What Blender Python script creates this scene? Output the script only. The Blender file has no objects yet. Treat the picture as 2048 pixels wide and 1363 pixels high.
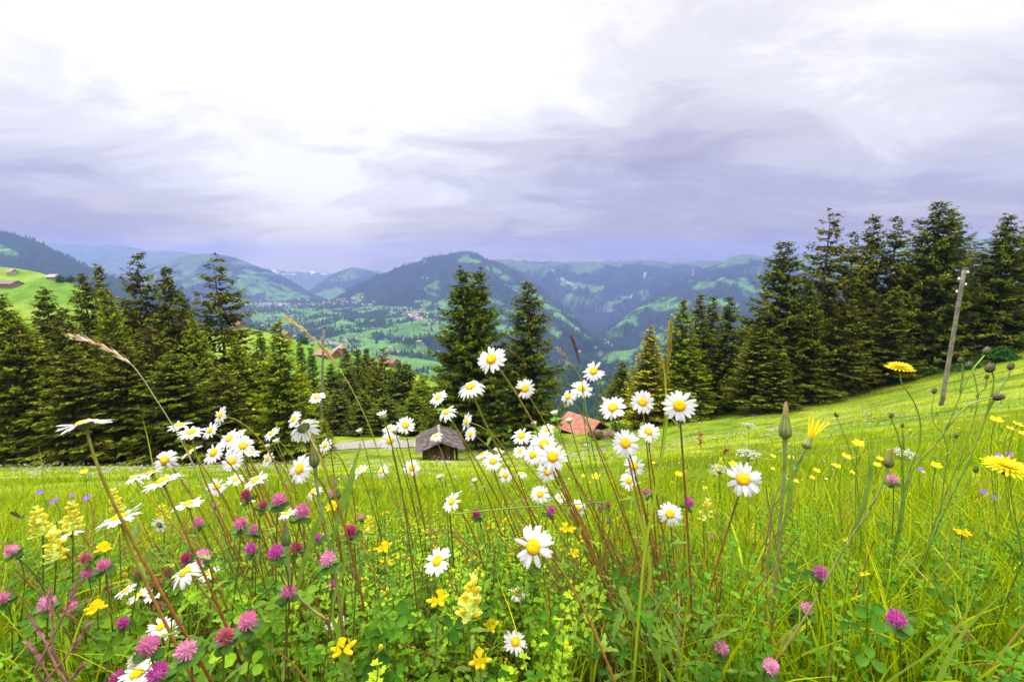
import bpy, math, random
import numpy as np
from math import radians as R
rng = np.random.default_rng(7); random.seed(7)
SC = bpy.context.scene
COL = SC.collection

# ------------------------------------------------------------------ camera
PITCH = R(9.7); CP, SP = math.cos(PITCH), math.sin(PITCH)
W0, H0, FPX = 2048.0, 1363.0, 910.0
cam_d = bpy.data.cameras.new('camera'); cam = bpy.data.objects.new('camera', cam_d); COL.objects.link(cam)
cam_d.sensor_width = 36.0; cam_d.lens = 36.0*FPX/W0
cam_d.clip_start = 0.05; cam_d.clip_end = 90000
cam.location = (0, 0, 0); cam.rotation_euler = (R(90)-PITCH, 0, 0)
SC.camera = cam

# ------------------------------------------------------------------ render settings
SC.view_settings.view_transform = 'Standard'; SC.view_settings.look = 'None'
SC.view_settings.exposure = EXPO = 0.08; SC.view_settings.gamma = 1.0
SC.render.engine = 'CYCLES'
cy = SC.cycles
cy.max_bounces = 7; cy.diffuse_bounces = 3; cy.glossy_bounces = 2; cy.transmission_bounces = 5
cy.transparent_max_bounces = 6; cy.volume_bounces = 1
cy.caustics_reflective = False; cy.caustics_refractive = False
cy.use_denoising = True
cy.sample_clamp_indirect = 6

# ------------------------------------------------------------------ sun (veiled by cloud)
HAZE, HZT = 1.35e-4, 330.0
SUN_EL, SUN_AZ = 58.0, -28.0      # azimuth measured from the view direction, negative to the left
sd = bpy.data.lights.new('sun', 'SUN'); so = bpy.data.objects.new('sun', sd); COL.objects.link(so)
sd.energy = 2.7; sd.angle = R(11); sd.color = (1.0, 0.96, 0.88)
so.rotation_euler = (R(90-SUN_EL), 0, R(180-(-SUN_AZ) ) )
_dx, _dy, _dz = math.sin(R(SUN_AZ))*math.cos(R(SUN_EL)), math.cos(R(SUN_AZ))*math.cos(R(SUN_EL)), math.sin(R(SUN_EL))
from mathutils import Vector, Matrix
so.rotation_euler = Vector((_dx, _dy, _dz)).to_track_quat('Z', 'Y').to_euler()

# ------------------------------------------------------------------ node helper
class N:
    def __init__(s, tree): s.t = tree; s.n = tree.nodes; s.l = tree.links
    def new(s, typ, ins=None, **kw):
        nd = s.n.new(typ)
        for k, v in kw.items(): setattr(nd, k, v)
        for k, v in (ins or {}).items(): s.set(nd, k, v)
        return nd
    def set(s, nd, k, v):
        sock = nd.inputs[k]
        if isinstance(v, bpy.types.NodeSocket): s.l.new(v, sock)
        elif isinstance(v, bpy.types.Node): s.l.new(v.outputs[0], sock)
        else:
            if isinstance(v, tuple) and len(v) == 3 and sock.type == 'RGBA': v = v+(1.0,)
            sock.default_value = v
    def m(s, op, a, b=0.0, c=0.0, clamp=False):
        nd = s.n.new('ShaderNodeMath'); nd.operation = op; nd.use_clamp = clamp
        for i, v in enumerate((a, b, c)): s.set(nd, i, v)
        return nd.outputs[0]
    def mix(s, f, a, b, blend='MIX'):
        nd = s.n.new('ShaderNodeMix'); nd.data_type = 'RGBA'; nd.blend_type = blend; nd.clamp_result = False
        s.set(nd, 0, f); s.set(nd, 6, a); s.set(nd, 7, b)
        return nd.outputs[2]
    def ss(s, x, a, b):   # smoothstep a..b
        nd = s.n.new('ShaderNodeMapRange'); nd.interpolation_type = 'SMOOTHSTEP'
        s.set(nd, 0, x); s.set(nd, 1, a); s.set(nd, 2, b); s.set(nd, 3, 0.0); s.set(nd, 4, 1.0)
        return nd.outputs[0]

def pix_dir(px, py):
    u = (px-W0/2)/FPX; v = (H0/2-py)/FPX
    d = Vector((u, CP+SP*v, -SP+CP*v)); return d.normalized()

# ------------------------------------------------------------------ sky: Nishita air behind a broken cloud deck, by direction
wd = bpy.data.worlds.new('World'); SC.world = wd; wd.use_nodes = True
w = N(wd.node_tree); w.n.clear()
sky = w.new('ShaderNodeTexSky', sky_type='NISHITA', sun_disc=False, sun_elevation=R(SUN_EL), sun_rotation=R(SUN_AZ))
tc = w.new('ShaderNodeTexCoord'); sep = w.new('ShaderNodeSeparateXYZ', {0: tc.outputs['Generated']})
X, Y, Z = sep.outputs[0], sep.outputs[1], sep.outputs[2]
den = w.m('ADD', w.m('MAXIMUM', Z, 0.0), 0.22)
qx, qy = w.m('DIVIDE', X, den), w.m('DIVIDE', Y, den)
pv = w.new('ShaderNodeCombineXYZ', {0: qx, 1: qy, 2: 0.3})
mp = w.new('ShaderNodeMapping', {0: pv.outputs[0], 'Rotation': (0, 0, R(28)), 'Scale': (0.75, 1.15, 1.0)})
n1 = w.new('ShaderNodeTexNoise', {'Vector': mp.outputs[0], 'Scale': 0.75, 'Detail': 7.0, 'Roughness': 0.52, 'Distortion': 0.35})
n2 = w.new('ShaderNodeTexNoise', {'Vector': mp.outputs[0], 'Scale': 2.0, 'Detail': 9.0, 'Roughness': 0.6, 'Distortion': 0.7})
def lobe(px, py, wid):
    g = pix_dir(px, py)
    dp = w.new('ShaderNodeVectorMath', {0: tc.outputs['Generated'], 1: tuple(g)}, operation='DOT_PRODUCT')
    ang = w.m('ARCCOSINE', w.m('MINIMUM', dp.outputs['Value'], 0.99999))
    return w.m('EXPONENT', w.m('MULTIPLY', w.m('POWER', w.m('DIVIDE', ang, R(wid)), 2.0), -1.0))
def clump(*terms):
    t = terms[0]
    for x in terms[1:]: t = w.m('ADD', t, x)
    return t
v = clump(w.m('MULTIPLY', w.m('SUBTRACT', n1.outputs[0], 0.5), 1.15),
          w.m('MULTIPLY', w.m('SUBTRACT', n2.outputs[0], 0.5), 1.15),
          w.m('MULTIPLY', w.ss(Z, 0.04, 0.42), 0.48),
          w.m('MULTIPLY', lobe(540, -40, 26), 0.62),
          w.m('MULTIPLY', lobe(620, 490, 7), 0.62),
          w.m('MULTIPLY', lobe(1750, 120, 24), 0.14),
          w.m('MULTIPLY', lobe(1300, 440, 16), -0.34),
          w.m('MULTIPLY', lobe(40, 340, 15), -0.34),
          0.33)
ramp = w.new('ShaderNodeValToRGB', {0: v})
cr = ramp.color_ramp; cr.interpolation = 'EASE'
def stop(i, p, c):
    e = cr.elements[i] if i < 2 else cr.elements.new(p)
    e.position = p; e.color = c+(1,)
stop(0, 0.0, (0.42, 0.395, 0.53)); stop(1, 1.0, (1.08, 1.06, 1.05))
stop(2, 0.28, (0.52, 0.49, 0.635)); stop(3, 0.50, (0.68, 0.655, 0.745)); stop(4, 0.74, (0.87, 0.85, 0.89))
# overcast peaks overhead; raised further and warmed above the frame to light the meadow
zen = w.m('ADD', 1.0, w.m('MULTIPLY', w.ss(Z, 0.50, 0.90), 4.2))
below = w.ss(Z, -0.25, 0.0)
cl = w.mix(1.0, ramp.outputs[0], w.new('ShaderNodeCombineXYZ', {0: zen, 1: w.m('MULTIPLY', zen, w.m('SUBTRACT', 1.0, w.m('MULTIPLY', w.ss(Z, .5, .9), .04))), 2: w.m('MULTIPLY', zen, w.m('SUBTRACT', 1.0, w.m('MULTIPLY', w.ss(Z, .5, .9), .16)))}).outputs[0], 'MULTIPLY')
lowd = w.ss(Z, 0.15, 0.0)          # duller cloud base along the skyline, tinted warm against the haze's blue light
cl = w.mix(w.m('MULTIPLY', lowd, .95), cl, w.mix(1.0, cl, (.98, .78, .50), 'MULTIPLY'))
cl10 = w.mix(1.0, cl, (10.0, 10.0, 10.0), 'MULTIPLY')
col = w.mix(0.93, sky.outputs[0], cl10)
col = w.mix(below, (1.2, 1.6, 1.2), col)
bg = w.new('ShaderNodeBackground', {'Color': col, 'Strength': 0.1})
w.l.new(bg.outputs[0], w.new('ShaderNodeOutputWorld').inputs[0])

# ------------------------------------------------------------------ projection helpers (photo pixel -> direction; distance gives the real place)
def P(px, py, y):
    px = np.asarray(px, float); py = np.asarray(py, float)
    u = (px-W0/2)/FPX; v = (H0/2-py)/FPX
    k = y/(CP+SP*v)
    return np.stack(np.broadcast_arrays(u*k, y+0*u, (-SP+CP*v)*k), -1)
def proj(p):
    p = np.asarray(p, float); x, y, z = p[..., 0], p[..., 1], p[..., 2]
    f = y*CP-z*SP; upv = y*SP+z*CP
    f = np.where(f < 1e-6, 1e-6, f)
    return W0/2+FPX*x/f, H0/2-FPX*upv/f, f
def camvec(a, b, c, px=W0/2, py=H0/2):     # how a flower is turned, seen from its own sight line: right, up, toward the viewer
    bk = -P(px, py, 1.0); bk = bk/np.linalg.norm(bk)
    r = np.cross([0, 0, 1.], bk); r /= np.linalg.norm(r); up = np.cross(bk, r)
    v = a*r+b*up+c*bk; return v/np.linalg.norm(v)
FL = []      # where the flowers stand: the sward is kept clear right in front of them

# ------------------------------------------------------------------ numeric noise
def _h(i, j, s):
    n = (i.astype(np.int64)*374761393+j.astype(np.int64)*668265263+s*982451653) & 0x7fffffff
    n = (n ^ (n >> 13))*1274126177 & 0x7fffffff
    n = (n ^ (n >> 16))
    return (n & 0xffff)/65535.0
def vnoise(x, y, s=0):
    xi, yi = np.floor(x), np.floor(y); fx, fy = x-xi, y-yi
    fx = fx*fx*(3-2*fx); fy = fy*fy*(3-2*fy)
    a, b = _h(xi, yi, s), _h(xi+1, yi, s); c, d = _h(xi, yi+1, s), _h(xi+1, yi+1, s)
    return (a*(1-fx)+b*fx)*(1-fy)+(c*(1-fx)+d*fx)*fy
def fbm(x, y, o=5, s=0, g=0.5):
    t = 0; a = 1; tot = 0
    for k in range(o):
        t = t+a*vnoise(x, y, s+k*17); tot += a; a *= g; x = x*2.03+3.1; y = y*2.01+7.7
    return t/tot
def sstep(x, a, b):
    t = np.clip((x-a)/(b-a), 0, 1); return t*t*(3-2*t)

# ------------------------------------------------------------------ mesh helpers
class MB:
    def __init__(s): s.V = []; s.Q = []; s.T = []; s.C = []; s.QM = []; s.TM = []; s.n = 0
    def add(s, V, Q=None, T=None, C=None, mi=0):
        V = np.asarray(V, float).reshape(-1, 3)
        s.V.append(V)
        if Q is not None and len(Q): Q = np.asarray(Q).reshape(-1, 4); s.Q.append(Q+s.n); s.QM.append(np.full(len(Q), mi))
        if T is not None and len(T): T = np.asarray(T).reshape(-1, 3); s.T.append(T+s.n); s.TM.append(np.full(len(T), mi))
        if C is None: C = (1., 1., 1.)
        C = np.asarray(C, float)
        s.C.append(np.broadcast_to(C, (len(V), 3)).copy() if C.ndim == 1 else C.reshape(-1, 3))
        s.n += len(V)
    def mesh(s, name, mats, origin=(0, 0, 0), smooth=True):
        V = np.concatenate(s.V)-np.asarray(origin, float)
        Q = np.concatenate(s.Q) if s.Q else np.zeros((0, 4), int)
        T = np.concatenate(s.T) if s.T else np.zeros((0, 3), int)
        me = bpy.data.meshes.new(name)
        me.vertices.add(len(V)); me.vertices.foreach_set('co', V.astype(np.float32).ravel())
        loops = np.concatenate([Q.ravel(), T.ravel()]).astype(np.int32)
        me.loops.add(len(loops)); me.loops.foreach_set('vertex_index', loops)
        st = np.concatenate([np.arange(len(Q))*4, len(Q)*4+np.arange(len(T))*3]).astype(np.int32)
        me.polygons.add(len(st)); me.polygons.foreach_set('loop_start', st)
        mi = np.concatenate((s.QM or [np.zeros(0)])+(s.TM or [np.zeros(0)])).astype(np.int32)
        me.polygons.foreach_set('material_index', mi)
        me.polygons.foreach_set('use_smooth', np.full(len(st), smooth))
        c = np.concatenate(s.C); c4 = np.concatenate([c, np.ones((len(c), 1))], 1).astype(np.float32)
        at = me.color_attributes.new('col', 'FLOAT_COLOR', 'POINT'); at.data.foreach_set('color', c4.ravel())
        me.update(calc_edges=True)
        for m in (mats if isinstance(mats, (list, tuple)) else [mats]): me.materials.append(m)
        return me
def tag(o, label=None, cat=None, group=None, kind=None):
    if label: o['label'] = label
    if cat: o['category'] = cat
    if group: o['group'] = group
    if kind or cat: o['kind'] = kind or 'thing'
    return o
def link(name, me, parent=None, loc=(0, 0, 0)):
    o = bpy.data.objects.new(name, me); COL.objects.link(o); o.location = loc
    if parent is not None: o.parent = parent
    return o
def empty(name, loc=(0, 0, 0), rz=0):
    o = bpy.data.objects.new(name, None); COL.objects.link(o); o.location = loc; o.rotation_euler = (0, 0, rz)
    o.empty_display_size = 0.05
    return o

def nrm(v): return v/np.maximum(np.linalg.norm(v, axis=-1, keepdims=True), 1e-9)
def ribbons(mb, C, Wd, col, mi=0):
    """C (N,S,3) centre lines, Wd (N,S,3) half-width vectors, col (N,S,3) or (N,3)"""
    n, S, _ = C.shape
    V = np.stack([C-Wd, C+Wd], 2)
    base = (np.arange(n)*S*2)[:, None]; k = np.arange(S-1)[None]*2
    q = np.stack([base+k, base+k+1, base+k+3, base+k+2], -1)
    col = np.asarray(col, float)
    if col.ndim == 2: col = np.repeat(col[:, None], S, 1)
    mb.add(V, Q=q, C=np.repeat(col[:, :, None], 2, 2).reshape(-1, 3), mi=mi)
def tube(mb, pts, rad, k=6, col=(1, 1, 1), mi=0, cap=False):
    pts = np.asarray(pts, float); n = len(pts); rad = np.broadcast_to(rad, (n,))
    t = nrm(np.gradient(pts, axis=0))
    ref = np.array([0.31, 0.17, 0.93]); ref2 = np.array([1., 0, 0])
    a = np.cross(t, ref); a = np.where(np.linalg.norm(a, axis=1, keepdims=True) < .2, np.cross(t, ref2), a); a = nrm(a)
    b = np.cross(t, a)
    th = np.arange(k)/k*2*np.pi
    V = pts[:, None]+rad[:, None, None]*(a[:, None]*np.cos(th)[None, :, None]+b[:, None]*np.sin(th)[None, :, None])
    i = np.arange(n-1)[:, None]*k; j = np.arange(k)[None]; j2 = (j+1) % k
    q = np.stack([i+j, i+j2, i+k+j2, i+k+j], -1)
    col = np.asarray(col, float)
    C = col if col.ndim == 1 else np.repeat(col[:, None], k, 1).reshape(-1, 3)
    T = None
    if cap and n > 1:
        T = [(0, jj+1, jj) for jj in range(1, k-1)]+[((n-1)*k, (n-1)*k+jj, (n-1)*k+jj+1) for jj in range(1, k-1)]
    mb.add(V, Q=q, T=T, C=C, mi=mi)
def ellips(mb, c, r, k=8, m=6, col=(1, 1, 1), mi=0, M=None):
    ph = np.linspace(0, np.pi, m+1)[1:-1]; th = np.arange(k)/k*2*np.pi
    ring = np.stack([np.sin(ph)[:, None]*np.cos(th), np.sin(ph)[:, None]*np.sin(th), np.cos(ph)[:, None]+0*th], -1).reshape(-1, 3)
    V = np.concatenate([ring, [[0, 0, 1]], [[0, 0, -1]]])*np.asarray(r)
    if M is not None: V = V@np.asarray(M).T
    V = V+np.asarray(c)
    rr = m-1; i = np.arange(rr-1)[:, None]*k; j = np.arange(k)[None]; j2 = (j+1) % k
    q = np.stack([i+j, i+k+j, i+k+j2, i+j2], -1)
    top, bot = rr*k, rr*k+1
    T = [(top, jj, (jj+1) % k) for jj in range(k)]+[(bot, (rr-1)*k+(jj+1) % k, (rr-1)*k+jj) for jj in range(k)]
    mb.add(V, Q=q, T=T, C=col, mi=mi)
def box(mb, c, s, col=(1, 1, 1), rz=0, mi=0):
    x, y, z = np.asarray(s)/2.0
    V = np.array([[-x, -y, -z], [x, -y, -z], [x, y, -z], [-x, y, -z], [-x, -y, z], [x, -y, z], [x, y, z], [-x, y, z]])
    ca, sa = math.cos(rz), math.sin(rz)
    V = V@np.array([[ca, sa, 0], [-sa, ca, 0], [0, 0, 1]])+np.asarray(c)
    mb.add(V, Q=[(0, 3, 2, 1), (4, 5, 6, 7), (0, 1, 5, 4), (1, 2, 6, 5), (2, 3, 7, 6), (3, 0, 4, 7)], C=col, mi=mi)
def bez(p0, p1, p2, p3, n):
    t = np.linspace(0, 1, n)[:, None]; p0, p1, p2, p3 = map(np.asarray, (p0, p1, p2, p3))
    return (1-t)**3*p0+3*(1-t)**2*t*p1+3*(1-t)*t*t*p2+t**3*p3
def spline(pts, n):    # Catmull-Rom through points
    pts = np.asarray(pts, float); p = np.concatenate([[2*pts[0]-pts[1]], pts, [2*pts[-1]-pts[-2]]])
    out = []; m = len(pts)-1
    for tt in np.linspace(0, m-1e-6, n):
        i = int(tt); t = tt-i; a, b, c, d = p[i:i+4]
        out.append(0.5*((2*b)+(-a+c)*t+(2*a-5*b+4*c-d)*t*t+(-a+3*b-3*c+d)*t**3))
    return np.array(out)
def frame(n, spin=0.0):
    n = np.asarray(n, float); n = n/np.linalg.norm(n)
    a = np.cross(n, [0, 0, 1.0]) if abs(n[2]) < .95 else np.cross(n, [1.0, 0, 0])
    a = a/np.linalg.norm(a); b = np.cross(n, a)
    c, s = math.cos(spin), math.sin(spin)
    return np.stack([a*c+b*s, -a*s+b*c, n], 1)      # columns: local x, y, z

# ------------------------------------------------------------------ materials
def mat(name, base=(1, 1, 1), rough=0.6, spec=0.3, attr=True, trans=0.0, noise=None, bump=None, sheen=0.0, tcol=None):
    """base multiplies the vertex colour; noise=(scale, dark, light) varies it; trans = share of light let through (leaves, petals)"""
    m = bpy.data.materials.new(name); m.use_nodes = True; g = N(m.node_tree); g.n.clear()
    out = g.new('ShaderNodeOutputMaterial')
    c = g.new('ShaderNodeAttribute', attribute_name='col').outputs[0] if attr else None
    c = g.mix(1.0, c, base, 'MULTIPLY') if attr else g.mix(0.0, base, base)
    tcn = g.new('ShaderNodeTexCoord')
    if noise:
        nz = g.new('ShaderNodeTexNoise', {'Vector': tcn.outputs['Object'], 'Scale': noise[0], 'Detail': 5.0, 'Roughness': 0.6})
        f = g.ss(nz.outputs[0], 0.32, 0.68)
        k = g.m('ADD', noise[1], g.m('MULTIPLY', f, noise[2]-noise[1]))
        c = g.mix(1.0, c, g.new('ShaderNodeCombineXYZ', {0: k, 1: k, 2: k}).outputs[0], 'MULTIPLY')
    b = g.new('ShaderNodeBsdfPrincipled', {'Base Color': c, 'Roughness': rough, 'Specular IOR Level': spec})
    if bump:
        nb = g.new('ShaderNodeTexNoise', {'Vector': tcn.outputs['Object'], 'Scale': bump[0], 'Detail': 4.0})
        bm = g.new('ShaderNodeBump', {'Height': nb.outputs[0], 'Strength': bump[1], 'Distance': bump[2]})
        g.l.new(bm.outputs[0], b.inputs['Normal'])
    sh = b.outputs[0]
    if trans > 0:
        tcl = g.mix(1.0, c, tcol or (1.15, 1.15, 0.6), 'MULTIPLY')
        tr = g.new('ShaderNodeBsdfTranslucent', {'Color': tcl})
        sh = g.new('ShaderNodeMixShader', {0: trans, 1: b, 2: tr}).outputs[0]
    g.l.new(sh, out.inputs[0])
    return m
M = {}
M['blade'] = mat('grass_blade', rough=0.55, spec=0.13, trans=0.38)
M['leaf'] = mat('leaf', rough=0.55, spec=0.13, trans=0.25, noise=(60, 0.8, 1.2))
M['petal'] = mat('petal_white', rough=0.55, spec=0.2, trans=0.35, tcol=(1, 1, 1))
M['floret'] = mat('floret', rough=0.6, spec=0.2, trans=0.30, tcol=(1, 1, 1))
M['disc'] = mat('daisy_disc', rough=0.7, spec=0.15, bump=(900, 0.9, 0.0015), noise=(500, 0.75, 1.15))
M['stem'] = mat('stem', rough=0.5, spec=0.3, noise=(90, 0.75, 1.25))
M['needle'] = mat('spruce_needles', rough=0.8, spec=0.05, trans=0.12, tcol=(1.1, 1.1, .5))
M['bark'] = mat('spruce_bark', rough=0.9, spec=0.1, noise=(3, 0.6, 1.4), bump=(8, .6, .05))
M['far'] = mat('distant_land', rough=0.95, spec=0.0, noise=(0.02, 0.75, 1.25), bump=(0.05, 0.8, 6.0))
M['fartree'] = mat('distant_conifers', rough=0.95, spec=0.0)
M['hill'] = mat('hill_pasture', rough=0.9, spec=0.05, noise=(0.12, 0.85, 1.15), bump=(1.5, 0.5, 0.3))
M['paint'] = mat('plain', rough=0.8, spec=0.2, noise=(2.0, 0.8, 1.2))
M['wood'] = mat('weathered_wood', rough=0.85, spec=0.15, noise=(3, 0.65, 1.3), bump=(20, .5, .01))
M['porcelain'] = mat('porcelain', rough=0.25, spec=0.5)

# ------------------------------------------------------------------ the meadow slope
_TY = np.array([-200, -20, -1, 0, .4, .7, 1, 2, 3, 5, 10, 20, 30, 40, 46, 50, 54, 58, 64, 72, 90, 150, 220, 400.])
_TZ = np.array([20, 1.5, -.16, -.38, -.59, -.76, -.93, -1.42, -1.89, -2.80, -5.05, -9.4, -13.7, -17.8, -19.7, -20.9, -22.3, -23.1, -24.2, -28.5, -41, -88, -145, -290.])
def HH(x, y):
    x = np.asarray(x, float); y = np.asarray(y, float)
    T = (np.interp(y, _TY, _TZ)+np.interp(y*1.07, _TY, _TZ)/1.07*1.0+np.interp(y*.93, _TY, _TZ)/.93)/3
    xp = np.maximum(x, 0); xn = np.minimum(x, 0)
    A = np.where(x > 0, xp*(.09+.0021*np.minimum(xp, 60)), xn*.02)
    bump = (fbm(x*.35+5, y*.35, 4, 3)-.5)*.5*sstep(y, 2, 12)+(fbm(x*.06, y*.06, 3, 9)-.5)*1.2*sstep(y, 8, 30)
    return T+A*sstep(y, -3, 6)+bump*0.6
def ground(px, y):
    """the point on the meadow in photo column px (at about ground height) at distance y"""
    z = HH(0, y)
    for _ in range(12):
        v = (z/y*CP+SP)/(CP-z/y*SP)
        x = (px-W0/2)/FPX*y/(CP+SP*v); z = float(HH(x, y))
    return np.array([x, y, z])

def gridmesh(V, nx, ny):
    i = np.arange(ny-1)[:, None]*nx; j = np.arange(nx-1)[None]
    return np.stack([i+j, i+j+1, i+nx+j+1, i+nx+j], -1).reshape(-1, 4)
gy = np.concatenate([-np.geomspace(150, .5, 14), np.geomspace(.3, 300, 300)-.1])
gx = np.sinh(np.linspace(-7.3, 7.3, 331))*.55/1.6
GX, GY = np.meshgrid(gx, gy); GZ = HH(GX, GY)
mb = MB(); V = np.stack([GX, GY, GZ], -1)
dist = np.hypot(GX, GY)
n = fbm(GX*1.3, GY*1.3, 5, 21); n2 = fbm(GX*.22, GY*.22, 4, 31)
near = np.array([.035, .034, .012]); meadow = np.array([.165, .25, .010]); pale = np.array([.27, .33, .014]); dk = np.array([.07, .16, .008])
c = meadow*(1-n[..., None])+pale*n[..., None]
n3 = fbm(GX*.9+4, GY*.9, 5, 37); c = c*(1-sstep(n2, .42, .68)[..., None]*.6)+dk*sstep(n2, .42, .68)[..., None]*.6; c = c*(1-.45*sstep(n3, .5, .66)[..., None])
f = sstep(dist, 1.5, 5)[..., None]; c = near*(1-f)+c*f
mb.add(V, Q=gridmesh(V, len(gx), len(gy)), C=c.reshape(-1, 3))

mg = bpy.data.materials.new('meadow_ground'); mg.use_nodes = True; g = N(mg.node_tree)
b = g.n['Principled BSDF']; tcn = g.new('ShaderNodeTexCoord'); g.set(b, 'Roughness', .9); g.set(b, 'Specular IOR Level', .1)
a = g.new('ShaderNodeAttribute', attribute_name='col').outputs[0]
nf = g.new('ShaderNodeTexNoise', {'Vector': tcn.outputs['Object'], 'Scale': 6.0, 'Detail': 8.0, 'Roughness': .7})
nm = g.new('ShaderNodeTexNoise', {'Vector': tcn.outputs['Object'], 'Scale': 1.1, 'Detail': 4.0})
k = g.m('MULTIPLY', g.m('ADD', .55, g.m('MULTIPLY', nf.outputs[0], .9)), g.m('ADD', .7, g.m('MULTIPLY', nm.outputs[0], .6)))
g.set(b, 'Base Color', g.mix(1.0, a, g.new('ShaderNodeCombineXYZ', {0: k, 1: k, 2: k}).outputs[0], 'MULTIPLY'))
bp = g.new('ShaderNodeBump', {'Height': nf.outputs[0], 'Strength': .8, 'Distance': .12}); g.l.new(bp.outputs[0], b.inputs['Normal'])
tag(link('ground', mb.mesh('ground', mg)), kind='structure')

# valley bottom sheet reaching far out
mb = MB(); s = 21000
mb.add([(-s, -3000, -900), (s, -3000, -900), (s, 9300, -900), (-s, 9300, -900)], Q=[(0, 1, 2, 3)], C=(.05, .1, .03))
tag(link('valley_ground', mb.mesh('valley_ground', M['far'])), kind='structure')

# ------------------------------------------------------------------ far relief: each range has its own distance and depth
FOREST = np.array([.010, .028, .024]); PAST = np.array([.085, .185, .045]); ALP = np.array([.085, .13, .06]); ROCK = np.array([.30, .27, .26]); SNOW = np.array([.7, .7, .75])
LAY = {}
def interp_row(row, px):
    row = np.array([(r+(None,))[:3] if len(r) == 2 else r for r in row], dtype=float)
    x = row[:, 0]; d = row[:, 2]
    ok = ~np.isnan(d); d = np.interp(x, x[ok], d[ok])
    # rounded interpolation: average of shifted lookups
    py = sum(np.interp(px+o, x, row[:, 1]) for o in (-14, 0, 14))/3
    return py, np.interp(px, x, d)
def sheet(name, rows, nx, nseg, amp, fs, seed, paint, back=(600, 350), crest_amp=0, m='far', zcap=None):
    px = np.linspace(rows[0][0][0], rows[0][-1][0], nx)
    R_ = []
    for r in rows:
        py, d = interp_row(r, px); R_.append(P(px, py, d))
    R_ = np.array(R_)
    allv = []
    nr = len(rows)
    t = np.linspace(0, nr-1, nseg)
    for tt in t:
        i = min(int(tt), nr-2); f = tt-i
        allv.append(R_[i]*(1-f)+R_[i+1]*f)
    V = np.array(allv)
    env = np.sin(np.clip(t/(nr-1), 0, 1)*np.pi*.93+.12)[:, None]
    env = np.clip(env, 0, 1)
    x, y = V[..., 0]/fs, V[..., 1]/fs
    wx, wy = fbm(x*.7+9, y*.7, 3, seed+5)-.5, fbm(x*.7, y*.7+4, 3, seed+8)-.5
    rid = 1-np.abs(2*fbm(x*1.2+wx*1.6, y*.8+wy*1.6, 5, seed)-1)*2.2
    z = (rid-.45)*amp
    V[..., 2] += z*env+(fbm(V[..., 0]/fs*5, V[..., 1]/fs*5, 4, seed+2)-.5)*crest_amp
    back_rows = []
    cr_ = V[0]
    for k in (3, 2, 1):
        q = cr_*(1+0*k)+0.0; q = q.copy()
        dirv = nrm(cr_*np.array([1, 1, 0])); q += dirv*back[0]*k/3; q[:, 2] -= back[1]*(k/3)**1.3
        back_rows.append(q)
    V = np.concatenate([np.array(back_rows), V]); ny = len(V)
    fx, fy, _ = proj(V)
    C = paint(V, fx, fy, np.concatenate([[0, 0, 0], t/(nr-1)])[:, None]+0*fx, rid_ext(rid))
    mb = MB(); mb.add(V, Q=gridmesh(V, nx, ny)[:, ::-1], C=C.reshape(-1, 3))
    LAY[name] = (V, fx, fy, C)
    return tag(link(name, mb.mesh(name, M[m])), kind='structure')
def rid_ext(r): return np.concatenate([r[:1], r[:1], r[:1], r])
def spot(fx, fy, blobs, rough=0.0, seed=0):
    f = np.zeros_like(fx)
    wob = (fbm(fx/22, fy/14, 4, seed+77)-.5)*1.7
    for (cx, cy, rx, ry, sl) in blobs:
        dx = fx-cx; dy = fy-cy-sl*dx
        f = np.maximum(f, 1-np.hypot(dx/rx, dy/ry)+wob*.55)
    return f
def mixc(a, b, f): f = np.clip(f, 0, 1)[..., None]; return a*(1-f)+b*f

def paint_wild(blobs, thr=.56, alp=None, rocks=(), snow=0, fs=170, seed=1, lowp=None):
    def fn(V, fx, fy, t, rid):
        n = fbm(V[..., 0]/fs, V[..., 1]/fs*.8+V[..., 2]/fs, 5, seed)
        pas = sstep(n, thr, thr+.03)
        sp = spot(fx, fy, blobs, seed=seed)
        pas = np.maximum(pas, sstep(sp, .06, .16))
        # scattered woods inside the pastures
        w2 = sstep(fbm(V[..., 0]/fs*3.1+8, V[..., 1]/fs*2.4+V[..., 2]/fs*3, 4, seed+3), .57, .6)
        pas = pas*(1-w2*.9)
        nn = fbm(V[..., 0]/40, V[..., 1]/40, 3, seed+9)[..., None]
        c = mixc(FOREST*(.7+.6*nn), PAST*(.8+.4*nn), pas)
        if alp is not None:
            c = mixc(c, ALP*(.8+.4*nn), sstep(-fy+alp+(n-.5)*60, 0, 12)*.85)
        if len(rocks):
            r = spot(fx, fy, rocks, seed=seed+4); c = mixc(c, ROCK, sstep(r, .12, .3)*sstep(fbm(fx/4, fy/5, 3, 5), .40, .55))
        if snow:
            c = mixc(c, SNOW, sstep(fbm(fx/7, fy/4, 4, 8), .60, .66)*sstep(-fy+snow, 0, 6))
        return c
    return fn

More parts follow.
